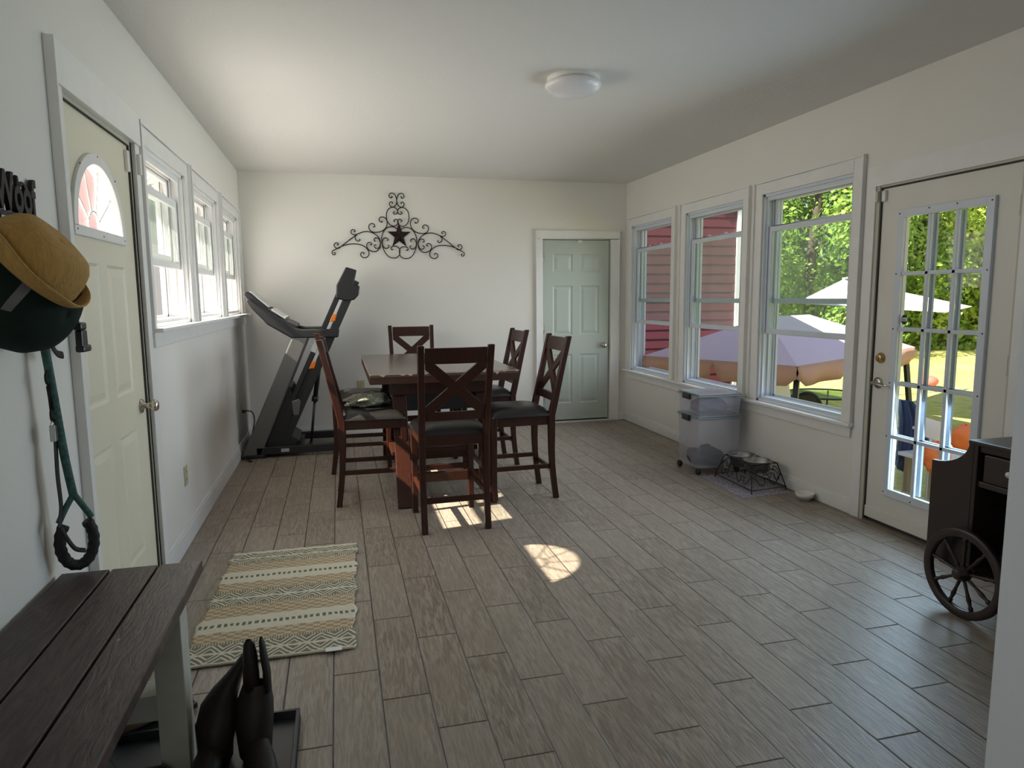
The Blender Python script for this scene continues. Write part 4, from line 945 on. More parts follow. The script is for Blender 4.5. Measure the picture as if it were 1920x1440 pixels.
# shoes, tray, boots
TR = MB(); x0, x1, y0, y1_ = -.80, -.178, 1.35, 2.33
TR.box((x0, y0, .001), (x1, y1_, .006))
for a, b in (((x0, y0), (x1, y0 + .012)), ((x0, y1_ - .012), (x1, y1_)), ((x0, y0 + .012), (x0 + .012, y1_ - .012)), ((x1 - .012, y0 + .012), (x1, y1_ - .012))): TR.box((*a, .006), (*b, .035))
tag(TR.build('boot_tray', 'tray', bevel=.002), 'black raised-edge boot tray on the floor beneath the bench', 'tray')
def loft(rings, seg=20):
    """rings: (center, rx, ry, yaw)"""
    vs = []; fs = []
    for c, a, b, t in rings:
        for k in range(seg):
            u, v = a * math.cos(2 * pi * k / seg), b * math.sin(2 * pi * k / seg); vs.append(Vector(c) + Vector((u * math.cos(t) - v * math.sin(t), u * math.sin(t) + v * math.cos(t), 0)))
    for i in range(len(rings) - 1):
        for k in range(seg): fs.append((i * seg + k, i * seg + (k + 1) % seg, (i + 1) * seg + (k + 1) % seg, (i + 1) * seg + k))
    return MB().add(vs, fs, True).add(vs[:seg], [tuple(range(seg))[::-1]])
def boot(x, y, lean, h_, yaw_, lab, droop=False):
    r = empty('tall_boot', (x, y, .007)); tag(r, lab, 'boot', 'pair of tall dark boots')
    lx, ly = lean
    if droop:      # soft shaft folding over to one curved tip
        R_ = [((x, y, .03), .048, .055, 0), ((x, y, .08), .052, .062, 0), ((x + .005, y + .01, .14), .060, .060, 0), ((x + .012, y + .03, .19), .054, .046, 0), ((x + .028, y + .045, .225), .040, .034, 0),
              ((x + .055, y + .055, .262), .026, .027, 0), ((x + .078, y + .060, .295), .018, .022, 0), ((x + .092, y + .063, .318), .013, .015, 0), ((x + .102, y + .064, .330), .004, .005, 0)]
        loft(R_).build('shaft', 'leather', r)
    else:
        R_ = [((x, y, .03), .048, .055, 0), ((x, y, .08), .052, .062, 0), ((x, y + .01, .14), .058, .060, 0), ((x + .004, y + .015, .19), .055, .048, 0), ((x + .008, y + .02, .225), .046, .032, 0), ((x + .010, y + .02, .245), .040, .024, 0)]
        loft(R_).build('shaft', 'leather', r)
        for dx, w_, hh in ((-.012, .024, .385), (.034, .012, .388)):
            e = loft([((x + .008 + dx, y + .02, .22), w_ * 1.1, .030, 0), ((x + .008 + dx, y + .022, .28), w_, .026, 0), ((x + .006 + dx * .85, y + .024, .335), w_ * .92, .022, 0), ((x + .004 + dx * .8, y + .026, hh - .014), w_ * .7, .016, 0), ((x + .003 + dx * .8, y + .026, hh), w_ * .3, .006, 0)], 14)
            e.build('pull_ear', 'leather', r)
    d = Vector((math.sin(yaw_), -math.cos(yaw_), 0))
    mb = MB(); n_ = 9
    rings = []
    for k in range(n_):
        t = k / (n_ - 1); c = Vector((x, y, 0)) + d * (-.045 + .25 * t); hh = .085 * (1 - t) ** .8 + .035; ww = .046 - .022 * abs(t - .55) * 1.2 - (.03 if t > .95 else 0)
        ring = []
        for q in range(14):
            a = 2 * pi * q / 14; ring.append(c + Vector((-d.y, d.x, 0)) * (ww * math.cos(a)) + Vector((0, 0, .012 + hh / 2 + hh / 2 * math.sin(a))))
        rings.append(ring)
    vs = [p for q in rings for p in q]; fs = [(i * 14 + k, i * 14 + (k + 1) % 14, (i + 1) * 14 + (k + 1) % 14, (i + 1) * 14 + k) for i in range(n_ - 1) for k in range(14)]
    fs += [tuple(range(14))[::-1], tuple((n_ - 1) * 14 + i for i in range(14))]
    mb.add(vs, fs, True).build('foot', 'leather', r)
    mb = MB(); cs = [Vector((x, y, 0)) + d * t for t in (-.055, .0, .06, .12, .18, .21)]; ws = [.03, .04, .036, .046, .04, .02]; nrm = Vector((-d.y, d.x, 0))
    poly = [c + nrm * w_ for c, w_ in zip(cs, ws)] + [c - nrm * w_ for c, w_ in list(zip(cs, ws))[::-1]]
    mb.prism([(p.x, p.y) for p in poly], lambda a, b, c: Vector((a, b, c)), .007, .018).build('sole', 'black_plastic', r)
boot(-.300, 2.13, (.02, .02), .385, .25, 'taller dark leather boot, standing at the right of the pair on the tray')
boot(-.415, 2.135, (.085, .06), .335, -.15, 'dark boot of the pair next to the bench leg, its shaft drooping to the right', True)
def shoe(x, y, a, m, lab):
    r = empty('shoe', (x, y, .007)); tag(r, lab, 'shoe'); T = Matrix.Rotation(a, 3, 'Z')
    mb = MB(); rings = []
    for k in range(12):
        t = k / 11; hh = (.075 if t < .35 else .075 - .035 * (t - .35) / .65) * (1 if 0 < k < 11 else .5); ww = (.034 + .016 * math.sin(pi * min(1, t * 1.1))) * (1 if 0 < k < 11 else .45)
        rings.append([T @ Vector((ww * math.cos(q), -.13 + .26 * t, 0)) + Vector((x, y, .022 + hh * (math.sin(q) * .5 + .5))) for q in [2 * pi * i / 14 for i in range(14)]])
    vs = [p for q in rings for p in q]; fs = [(i * 14 + k, i * 14 + (k + 1) % 14, (i + 1) * 14 + (k + 1) % 14, (i + 1) * 14 + k) for i in range(11) for k in range(14)] + [tuple(range(14))[::-1], tuple(154 + i for i in range(14))]
    mb.add(vs, fs, True).build('upper', m, r)
    out = [T @ Vector(((.036 + .013 * math.sin(pi * t)) * s_, -.13 + .26 * t, 0)) + Vector((x, y, 0)) for s_, tt in ((1, range(0, 9)), (-1, range(8, -1, -1))) for t in [i / 8 for i in tt]]
    MB().prism([(p.x, p.y) for p in out], lambda a_, b_, c_: Vector((a_, b_, c_)), .007, .026).build('sole', 'black_plastic', r)
shoe(-.655, 2.415, -.9, 'tan_shoe', 'tan suede shoe under the far end of the bench')
shoe(-.645, 2.02, -1.1, 'leather', 'dark shoe on the tray beneath the bench, in front of the tan one')

# ------------------------------------------------------------------ hook sign, hats, leash on the left wall
HK = empty('hook_rack', (XL, 2.38, 1.7)); tag(HK, 'dark metal wall hook spelling woof beside the entry door', 'hook rack')
ML = Matrix(((0, 0, 1, XL + .012), (.72, 0, 0, 2.335), (0, 1, 0, 1.690), (0, 0, 0, 1)))
text_mesh('lettering', 'Woof', .15, .006, 'iron', HK, ML, .004)
MB().box((XL + .001, 2.17, 1.672), (XL + .012, 2.45, 1.684)).build('bar', 'iron', HK)
mb = MB()
mb.tube(smooth_path([(XL + .012, 2.345, 1.742), (XL + .012, 2.35, 1.79), (XL + .012, 2.36, 1.765), (XL + .012, 2.385, 1.775), (XL + .012, 2.40, 1.765), (XL + .012, 2.395, 1.745)]), .006, 8)
mb.build('paw_ornament', 'iron', HK)
for y in (2.24, 2.35, 2.46):
    MB().tube(smooth_path([(XL + .008, y, 1.675), (XL + .008, y, 1.63), (XL + .02, y, 1.60), (XL + .045, y, 1.60), (XL + .055, y, 1.63)]), .004, 8).build('hook', 'iron', HK)
def tilt(axis): # matrix whose z axis points along axis
    return Vector(axis).normalized().to_track_quat('Z', 'Y').to_matrix()
hx = Vector((-.775, 2.085, 1.525)); TH = tilt((.74, .02, .62))
HT = empty('sun_hat', hx); tag(HT, 'tan bucket hat with a turned-up brim hanging on the wall hook', 'hat')
mb = MB(); mb.lathe([(.138, -.012), (.138, .01), (.130, .045), (.116, .075), (.098, .092), (.060, .100), (.02, .096), (.001, .094)], hx, 48, TH, sy=.92, caps=False); mb.build('crown', 'straw', HT, solid=.003)
def brim(u, v):
    a = 2 * pi * u; r_ = .138 + .030 * v; z = -.012 + .012 * v + .026 * v * v + .010 * v * math.cos(2 * a + .6) + .003 * math.sin(5 * a) * v
    return hx + TH @ Vector((r_ * math.cos(a), r_ * math.sin(a) * .93, z))
MB().grid(brim, 64, 6, True, True).build('brim', 'straw', HT, solid=.005)
cx_ = Vector((-.825, 2.165, 1.435)); CPb = empty('winter_cap', cx_); tag(CPb, 'dark green nylon cap with a grey reflective stripe under the tan hat', 'cap')
TC = tilt((.75, -.25, -.30))
mb = MB().lathe([(.125, -.05), (.140, -.03), (.145, .0), (.140, .04), (.118, .08), (.080, .105), (.035, .118), (.001, .12)], cx_, 48, TC, caps=False); mb.build('crown', 'dkgreen', CPb, solid=.004)
mb = MB()
def strp(u, v):
    a = 1.9 + 1.3 * u; z = .045 + .022 * v + .02 * math.sin(u * 3); rr_ = .1465 - max(0, z - .0) ** 2 * 3.6
    return cx_ + TC @ Vector((rr_ * math.cos(a), rr_ * math.sin(a), z))
mb.grid(strp, 20, 3).build('reflective_stripe', 'greytape', CPb)
MB().lathe([(.128, -.055), (.150, -.045), (.150, -.02), (.136, -.03)], cx_, 48, TC, caps=False).build('edge_binding', 'black_web', CPb)
# straps with buckles
def strap(pts, wd, name, m, parent, th=.003):
    return MB().tube(smooth_path(pts), wd / 2, 8, sx=th / wd * 2, refup=(1, 0, 0)).build(name, m, parent)
HN = empty('dog_harness', (-.84, 2.44, 1.5)); tag(HN, 'black webbing dog harness straps with a plastic buckle hanging below the cap', 'harness')
strap([(-.85, 2.36, 1.60), (-.83, 2.42, 1.48), (-.82, 2.50, 1.40), (-.82, 2.545, 1.31)], .028, 'strap', 'black_web', HN)
mb = MB(); mb.box((-.832, 2.505, 1.335), (-.805, 2.56, 1.36)); mb.box((-.83, 2.515, 1.275), (-.808, 2.57, 1.335)); mb.box((-.832, 2.515, 1.262), (-.805, 2.59, 1.285)); mb.build('buckle', 'black_plastic', HN, bevel=.006)
strap([(-.86, 2.36, 1.60), (-.85, 2.36, 1.42), (-.845, 2.35, 1.33), (-.84, 2.38, 1.275), (-.835, 2.42, 1.262)], .024, 'strap', 'black_web', HN)
LS = empty('dog_leash', (-.84, 2.39, 1.4)); tag(LS, 'teal rope dog leash with a black padded loop handle hanging beside the door', 'leash')
MB().tube(smooth_path([(-.88, 2.35, 1.60), (-.86, 2.345, 1.35), (-.85, 2.36, 1.15), (-.84, 2.375, .95), (-.83, 2.39, .815)]), .0125, 10).build('rope', 'rope', LS)
lc = Vector((-.83, 2.385, .672)); lh = Vector((.85, .53, 0))
for s_ in (-1, 1): MB().tube(smooth_path([(-.83, 2.39, .825), lc + lh * (s_ * .022) + Vector((0, 0, .115)), lc + lh * (s_ * .045) + Vector((0, 0, .07))]), .0095, 8).build('rope_end', 'rope', LS)
pts = [lc + lh * (.047 * math.cos(a)) + Vector((0, 0, .078 * math.sin(a))) for a in [math.radians(130 + 280 * k / 30) for k in range(31)]]
MB().tube(pts, [.0155 + .0025 * (k % 2) for k in range(31)], 12).build('padded_handle', 'black_web', LS)
LD = empty('lead_strap', (-.85, 2.35, 1.15)); tag(LD, 'black webbing lead with a metal clip and buckle hanging beside the teal rope', 'lead')
lx = -.855
mb = MB(); mb.tube([(lx, 2.345, 1.175), (lx, 2.352, 1.14), (lx, 2.355, 1.10)], .0075, 8)
mb.tube([(lx, 2.345 + .016 * math.cos(a), 1.20 + .020 * math.sin(a)) for a in [2 * pi * k / 14 for k in range(14)]], .004, 6, True); mb.tube([(lx, 2.355 + .013 * math.cos(a), 1.085 + .020 * math.sin(a)) for a in [2 * pi * k / 14 for k in range(14)]], .004, 6, True)
mb.build('swivel_clip', 'iron', LD)
mb = MB(); mb.box((lx - .006, 2.335, 1.005), (lx + .010, 2.385, 1.055)); mb.tube([(lx, 2.36 + .022 * math.cos(a), 1.055 + .016 * math.sin(a)) for a in [2 * pi * k / 14 for k in range(14)]], .003, 6, True); mb.build('metal_buckle', 'steel', LD, bevel=.003)
strap([(lx, 2.36, 1.01), (lx, 2.35, .9), (lx, 2.355, .80), (lx, 2.335, .755), (lx + .003, 2.325, .735)], .030, 'webbing', 'black_web', LD)
strap([(lx + .004, 2.325, .740), (lx + .015, 2.335, .70), (lx + .03, 2.35, .66), (lx + .05, 2.37, .645)], .018, 'tail', 'black_web', LD, .005)

# ------------------------------------------------------------------ wheeled tea cart on the right
CT = empty('tea_cart', (2.9, 2.0, 0)); tag(CT, 'dark wooden cart with a large spoked wheel, half hidden by the near wall', 'cart')
MB().box((2.655, 1.50, .775), (3.12, 2.385, .795)).build('top', 'cart', CT, bevel=.006)
wx = 2.69
# wing panel with a curved shoulder, in the plane of the cart's face
WP = [(2.385, .19), (2.60, .19), (2.60, .655)] + [(2.60 - .19 * math.sin(a) , .655 + .12 * (1 - math.cos(a))) for a in [pi / 2 * k / 8 for k in range(1, 9)]] + [(2.385, .775)]
MB().prism(WP, lambda u, v, d: Vector((wx + d, u, v)), 0, .02).build('end_panel', 'cart', CT, bevel=.003)
MB().box((2.69, 2.365, .19), (3.08, 2.385, .775)).build('side_panel', 'cart', CT, bevel=.003)
MB().box((2.69, 1.52, .19), (3.08, 1.54, .775)).build('side_panel', 'cart', CT, bevel=.003)
MB().box((3.06, 1.54, .19), (3.08, 2.365, .775)).build('back_panel', 'cart', CT)
MB().box((2.69, 1.54, .19), (3.06, 2.365, .21)).build('bottom_shelf', 'cart', CT)
mb = MB(); mb.box((2.70, 1.54, .74), (2.72, 2.365, .775)); mb.box((2.70, 1.54, .585), (2.72, 2.365, .61)); mb.build('face_frame', 'cart', CT, bevel=.003)
dr = MB().box((2.692, 1.97, .615), (2.705, 2.335, .735)).build('drawer', 'cart', CT, bevel=.005)
MB().lathe([(.006, 0), (.006, .012), (.013, .018), (.013, .026), (.001, .03)], (2.692, 2.20, .68), 20, Matrix.Rotation(-pi / 2, 3, 'Y')).build('knob', 'white_plastic', dr)
MB().box((2.72, 1.6, .0), (2.76, 1.64, .19)).build('leg', 'cart', CT); MB().box((3.0, 1.6, .0), (3.04, 1.64, .19)).build('leg', 'cart', CT)
def wheel(x):
    c = Vector((x, 2.345, .2005)); T = Matrix.Rotation(-pi / 2, 3, 'Y')
    wh = MB().lathe([(.200, -.011), (.200, .011), (.196, .014), (.166, .014), (.162, .010), (.162, -.010), (.166, -.014), (.196, -.014), (.200, -.011)], c, 56, T, caps=False).build('wheel_rim', 'cart', CT)
    MB().lathe([(.012, -.03), (.030, -.022), (.034, -.012), (.034, .012), (.026, .018), (.024, .036), (.019, .040), (.001, .041)], c, 24, T).build('hub', 'cart', wh)
    for k in range(9):
        a = 2 * pi * k / 9 + .18; d = Vector((0, math.cos(a), math.sin(a))); mb = MB()
        ts = [.028, .05, .075, .10, .115, .125, .14, .148, .156, .165]; rs = [.0065, .0075, .0065, .0085, .0105, .0085, .0065, .0105, .010, .006]
        mb.tube([c + d * t for t in ts], rs, 10, refup=(1, 0, 0)); mb.build('spoke', 'cart', wh)
    return wh
wheel(2.635); wheel(3.13)
MB().tube([(2.60, 2.345, .2005), (3.16, 2.345, .2005)], .01, 10).build('axle', 'cart', CT)
lumpy('black_bag', 'navy', (2.86, 2.22, .29), (.13, .11, .085), .06, 12, 'glossy black bag on the lower shelf of the wheeled cart', 'bag', zfloor=.211).data.materials[0] = M['leather']

# ------------------------------------------------------------------ outdoors, right side
GZ = -.95
def gz(x): return GZ
g = MB().grid(lambda u, v: Vector((XR + TW + .0 + 75 * u, -25 + 95 * v, GZ + .0)), 10, 10, False).build('lawn', 'grass'); tag(g, 'sunlit mown lawn outside the right-hand windows', 'lawn', kind='structure')
g2 = MB().grid(lambda u, v: Vector((XL - TW - 40 * u, -25 + 60 * v, -.35)), 4, 4, False).build('side_yard', 'gravel'); tag(g2, 'pale ground outside the left-hand windows', 'yard', kind='structure')
# red sided wing
RB = empty('house_wing', (4.3, 8.4, GZ)); tag(RB, 'red lap-sided house wing with a white corner board beyond the far right windows', 'building')
YW, XW, hcs = 8.30, 5.22, .121
mb = MB(); z = GZ
while z < 4.0:
    mb.prism([(YW, z), (YW - .009, z + .003), (YW - .003, z + hcs - .002), (YW, z + hcs - .002)], lambda a, b, c: Vector((c, a, b)), XR + TW + .02, XW - .02)
    mb.prism([(XW, z), (XW + .016, z + .004), (XW + .003, z + hcs - .002), (XW, z + hcs - .002)], lambda a, b, c: Vector((a, c, b)), YW + .1, 14)
    z += hcs
mb.box((XR + TW + .02, YW, GZ), (XW, 14, 4.05)); mb.build('siding', 'siding', RB)
mb = MB(); mb.box((XW - .055, YW - .03, GZ), (XW + .03, YW, 4.05)); mb.box((XW, YW - .03, GZ), (XW + .03, YW + .09, 4.05)); mb.build('corner_board', 'siding_trim', RB)
mb = MB(); mb.prism([(XR, 4.05), (XR, 5.2), (XW + .4, 4.15), (XW + .4, 4.05)], lambda a, b, c: Vector((a, c, b)), YW - .3, 14); mb.build('roof', 'greytape', RB)

# patio gazebo canopy
GC = empty('patio_canopy', (5.3, 7.0, GZ)); tag(GC, 'mauve patio canopy with a tan scalloped valance outside the window nearest the glass door', 'canopy')
cF, cR_ = Vector((4.17, 5.60, .76)), Vector((7.0, 7.13, .76)); dl = Vector((-.50, .90, 0)).normalized(); cLl = cF + dl * 1.75; cBk = cR_ + dl * 1.75
ctr = (cF + cR_ + cLl + cBk) / 4 + Vector((0, 0, .42))
r1a, r1b = ctr + (cR_ - cF).normalized() * -.55, ctr + (cR_ - cF).normalized() * .55
mb = MB(); mb.add([cF, cR_, cBk, cLl, r1a, r1b], [(0, 1, 5, 4), (1, 2, 5), (2, 3, 4, 5), (3, 0, 4)]); mb.build('canopy_top', 'canopy', GC, solid=.01)
def valance(p, q, n, name='valance'):
    d = (q - p); L_ = d.length; out = Vector((d.y, -d.x, 0)).normalized(); mb = MB(); N = n * 16; vs = []; fs = []
    for i in range(N + 1):
        t = i / N; s_ = (t * n) % 1.0; 
        drop = .20 * (1 - .80 * math.exp(-((min(s_, 1 - s_)) / .055) ** 2)) ; w_ = .02 * math.sin(t * 25)
        if i in (0, N): drop = .12
        b = p + d * t; vs += [b + Vector((0, 0, .0)) + out * .0, b + Vector((0, 0, -drop * .55)) + out * (.02 + w_), b + Vector((0, 0, -drop)) + out * (.0 + w_ * 1.5)]
    for i in range(N):
        for k in range(2): fs.append((i * 3 + k, i * 3 + k + 1, i * 3 + 4 + k, i * 3 + 3 + k))
    return mb.add(vs, fs, True).build(name, 'valance', GC, solid=.006)
valance(cLl, cF, 2); valance(cF, cR_, 3); valance(cR_, cBk, 2); valance(cBk, cLl, 3)
for c_, o_ in ((cF, (.12, .15)), (cR_, (-.15, .0)), (cLl, (.12, -.12)), (cBk, (-.1, -.1))):
    MB().beam(c_ + Vector((o_[0], o_[1], 0)), (c_.x - o_[0] * .8, c_.y - o_[1] * .3, GZ), .05, .05).build('pole', 'black_plastic', GC)
mb = MB()
for p in (cF, cR_, cLl, cBk): mb.beam(p + Vector((0, 0, -.02)), r1a + Vector((0, 0, -.03)) if (p - r1a).length < (p - r1b).length else r1b + Vector((0, 0, -.03)), .025, .025)
mb.build('rib', 'black_plastic', GC)

# farther white tent canopy
WT = empty('patio_umbrella', (10.2, 11.6, GZ)); tag(WT, 'white peaked umbrella canopy on the lawn beyond the mauve canopy', 'umbrella')
pk = Vector((10.0, 12.1, 1.72)); c4 = [Vector((8.4, 11.4, 1.27)), Vector((9.7, 9.3, 1.12)), Vector((12.3, 11.2, 1.16)), Vector((12.0, 13.3, 1.34))]
MB().add(c4 + [pk], [(0, 1, 4), (1, 2, 4), (2, 3, 4), (3, 0, 4)]).build('canopy', 'white_cloth', WT, solid=.01)
p = c4[3]; MB().beam((p.x, p.y, 1.95), (p.x, p.y, GZ), .05, .05).build('pole', 'white_metal', WT); MB().beam((p.x, p.y, 1.93), pk + Vector((0, 0, .02)), .04, .04).build('arm', 'white_metal', WT)

# patio table and chairs below the canopy
def at_ground(z): return GZ + z
PT = empty('patio_table', (7.8, 9.75, GZ)); tag(PT, 'green glass-topped patio table behind the mauve canopy', 'table')
TX_, TY_ = 7.80, 9.75
MB().lathe([(.001, 0), (.62, 0), (.62, .01), (.001, .01)][::1], (TX_, TY_, -.22), 40, caps=False).build('glass_top', 'glass_table', PT)
mb = MB().tube([(TX_ + .63 * math.cos(a), TY_ + .63 * math.sin(a), -.215) for a in [2 * pi * k / 40 for k in range(40)]], .014, 8, True); mb.build('rim', 'black_plastic', PT)
for k in range(4): a = pi / 4 + k * pi / 2; MB().tube([(TX_ + .55 * math.cos(a), TY_ + .55 * math.sin(a), -.23), (TX_ + .4 * math.cos(a), TY_ + .4 * math.sin(a), -.55), (TX_ + .5 * math.cos(a), TY_ + .5 * math.sin(a), GZ)], .015, 8).build('leg', 'black_plastic', PT)
def patio_chair(x, y, a, m, lab, z0=GZ, s_=1.0, name='patio_chair'):
    r = empty(name, (0, 0, 0)); q = lambda u, v, w_: Vector((u, v, w_)) * s_
    def bk(u, v):
        t = (u - .5) * 2; hh = (.42 + .48 * math.sqrt(max(0.02, 1 - abs(t) ** 2.4)) * v); return q(.26 * t, -.22 - .16 * v + .05 * t * t, hh)
    MB().grid(bk, 14, 8).build('backrest', m, r, solid=.018)
    MB().grid(lambda u, v: q(.25 * (2 * u - 1), -.22 + .46 * v, .42 - .02 * math.sin(pi * u)), 8, 8).build('seat', m, r, solid=.02)
    for s in (-1, 1):
        MB().tube(smooth_path([q(s * .26, -.26, .60), q(s * .29, -.05, .64), q(s * .29, .16, .62), q(s * .28, .24, .54), q(s * .27, .24, .30), q(s * .29, .28, 0)]), .018, 8).build('armrest', m, r)
        MB().tube([q(s * .24, -.22, .42), q(s * .27, -.34, 0)], .018, 8).build('leg', m, r)
    r.location = (x, y, z0); r.rotation_euler = (0, 0, a); tag(r, lab, 'chair'); return r
patio_chair(7.15, 9.35, -.6, 'black_plastic', 'black plastic patio armchair with a rounded back at the glass table')
bpy.context.view_layer.update()
# pale sling swing seat behind the table
SS = empty('swing_seat', (5.7, 7.6, GZ)); tag(SS, 'pale tan sling seat hanging beneath the mauve canopy', 'swing')
sdir = (cR_ - cF).normalized(); sb_ = cF * .62 + cR_ * .38 + dl * .85 + Vector((0, 0, 0))
s0 = Vector((5.62, 7.75, 0)); mb = MB().grid(lambda u, v: s0 + sdir * ((u - .5) * (.50 - .12 * v)) + dl * (.10 * v) + Vector((0, 0, -.30 + .85 * v)), 8, 8); mb.build('sling_back', 'white_cloth', SS, solid=.01)
for k in (0, 1): MB().tube([s0 + sdir * (k * .56 - .28) + Vector((0, 0, -.95)), s0 + sdir * (k * .40 - .20) + dl * .1 + Vector((0, 0, .60))], .014, 8).build('frame_tube', 'black_plastic', SS)
MB().grid(lambda u, v: s0 + Vector((0, 0, -.30)) + sdir * (u * .5 - .25) - dl * (.42 * v) , 6, 6).build('sling_seat', 'valance', SS, solid=.01)

# things seen through the glazed door
BL = lumpy('red_ball', 'ball', (14.6, 14.4, GZ + .15), (.24, .24, .15), .0, 1, 'small red ball lying on the lawn seen through the glazed door', 'ball')
# white folding lounge with towel
LG = empty('lounge_chair', (5.8, 6.1, GZ)); tag(LG, 'white-framed lounge chair carrying a blue towel outside the glazed door', 'lounge chair')
pA = Vector((5.50, 5.98, .04)); pB = Vector((6.02, 5.86, .02)); bkv = Vector((.16, .48, 0))
for dz in (0, -.36): MB().tube([pA + Vector((0, 0, dz)), pB + Vector((0, 0, dz))], .016, 8).build('frame_bar', 'white_metal', LG)
for p in (pA, pB, pA + bkv, pB + bkv): MB().tube([p + Vector((0, 0, .02)), (p.x, p.y, GZ)], .014, 8).build('leg', 'white_metal', LG)
MB().grid(lambda u, v: pA + (pB - pA) * u + bkv * v + Vector((0, 0, -.14)), 6, 6).build('seat', 'white_cloth', LG, solid=.01)
MB().grid(lambda u, v: pA + (pB - pA) * (u * .75) + bkv + Vector((.03, .10, .62)) * v + Vector((-.02, 0, -.05)), 6, 6).build('backrest', 'awning', LG, solid=.01)
def twf(u, v):
    x0_, x1_ = 5.61 + .03 * v, 5.86 + .17 * min(1, v * 2.2)
    if v > .72: x1_ -= .30 * (v - .72) / .28
    z = .345 - .05 * u - .70 * v - (.03 * u if v > .7 else 0)
    fold = .03 * math.sin(u * 19 + v * 3) + .012 * math.sin(u * 43 + v * 9)
    return Vector((x0_ + (x1_ - x0_) * u, 5.90 + .04 * (u - .5) + .10 * max(0, .3 - v) - fold, z))
tag(MB().grid(twf, 40, 30).build('blue_towel', 'towel', solid=.02), 'dark blue towel draped over the lounge chair outside the glazed door', 'towel')
WB = MB().prism([(5.66, .20), (5.99, .10), (6.0, -.12), (5.68, .0)], lambda a, b, c: Vector((a, c, b)), 5.58, 5.62); tag(WB.build('white_board', 'white_cloth', bevel=.006), 'white board leaning between the orange floats outside the glazed door', 'board')
PL = empty('patio_bench', (6.1, 5.7, GZ)); tag(PL, 'low white table top behind the orange floats outside the glazed door', 'table')
MB().box((5.62, 5.40, -.24), (6.7, 5.86, -.20)).build('top', 'white_metal', PL, bevel=.005)
for a_, b_ in ((5.7, 5.45), (6.62, 5.45), (6.62, 5.8), (5.7, 5.8)): MB().box((a_ - .025, b_ - .025, GZ), (a_ + .025, b_ + .025, -.24)).build('leg', 'oldwood', PL)
tag(MB().box((5.49, 5.22, GZ), (5.62, 5.34, -.26)).build('wooden_post', 'oldwood', bevel=.01), 'short weathered wooden post standing in the grass below the orange float', 'post')
lumpy('rock', 'rock', (5.50, 5.13, -.47), (.06, .06, .085), .15, 8, 'grey rock resting against the wooden post outside the door', 'rock')
lumpy('orange_float', 'orange_bag', (5.49, 5.26, -.12), (.135, .10, .15), .12, 21, 'orange inflatable float sitting on top of the wooden post', 'float')
lumpy('orange_float', 'orange_bag', (5.84, 5.28, .04), (.17, .10, .13), .12, 23, 'orange inflatable float farther right, beside the white board', 'float')

# trees at the far edge of the lawn
def tree(x, y, h_, rad, m, lab, n, seed, z0=GZ, low=.12):
    rr = random.Random(seed); r = empty('tree', (x, y, z0)); tag(r, lab, 'tree', 'trees at the edge of the lawn')
    tr = MB().tube(smooth_path([(x, y, z0), (x + rr.uniform(-.2, .2), y, z0 + h_ * .3), (x + rr.uniform(-.3, .3), y, z0 + h_ * .6), (x, y, z0 + h_ * .9)], 3), [.24 - .016 * k for k in range(10)], 8)
    for k in range(7):
        a = rr.uniform(0, 2 * pi); zz = z0 + h_ * rr.uniform(.3, .7); L_ = rad * rr.uniform(.5, .8)
        tr.tube([(x, y, zz), (x + L_ * math.cos(a) * .6, y + L_ * math.sin(a) * .6, zz + L_ * .35), (x + L_ * math.cos(a), y + L_ * math.sin(a), zz + L_ * .5)], [.09, .06, .02], 6)
    tr.build('trunk', 'bark', r)
    blobs = []
    for k in range(26):
        t = rr.uniform(low, 1); rz = rad * (math.sin(pi * min(1, .16 + .84 * t)) ** .6); a = rr.uniform(0, 2 * pi); q = rz * math.sqrt(rr.random()) * .85
        blobs.append((Vector((x + q * math.cos(a), y + q * math.sin(a), z0 + h_ * t)), rad * rr.uniform(.26, .42)))
    vs = []; fs = []
    for k in range(int(n * 2.4)):
        c, br = blobs[rr.randrange(len(blobs))]
        d = Vector((rr.gauss(0, 1), rr.gauss(0, 1), rr.gauss(0, 1))).normalized(); p = c + d * br * rr.uniform(.6, 1.05)
        if p.z < z0 + .05: continue
        s_ = rr.uniform(.07, .15); nrm = (d + Vector((rr.gauss(0, .5), rr.gauss(0, .5), rr.gauss(0, .5) + .4))).normalized()
        t1 = nrm.cross(Vector((rr.gauss(0, 1), rr.gauss(0, 1), rr.gauss(0, 1)))).normalized(); t2 = nrm.cross(t1)
        o = len(vs); vs += [p - t1 * s_, p - t2 * s_ * .55 + nrm * s_ * .12, p + t1 * s_, p + t2 * s_ * .55 + nrm * s_ * .12]; fs.append((o, o + 1, o + 2, o + 3))
    me = bpy.data.meshes.new('foliage'); me.from_pydata([tuple(v - Vector((x, y, z0))) for v in vs], [], fs); me.materials.append(M[m])
    o = bpy.data.objects.new('foliage', me); C.objects.link(o); o.parent = r
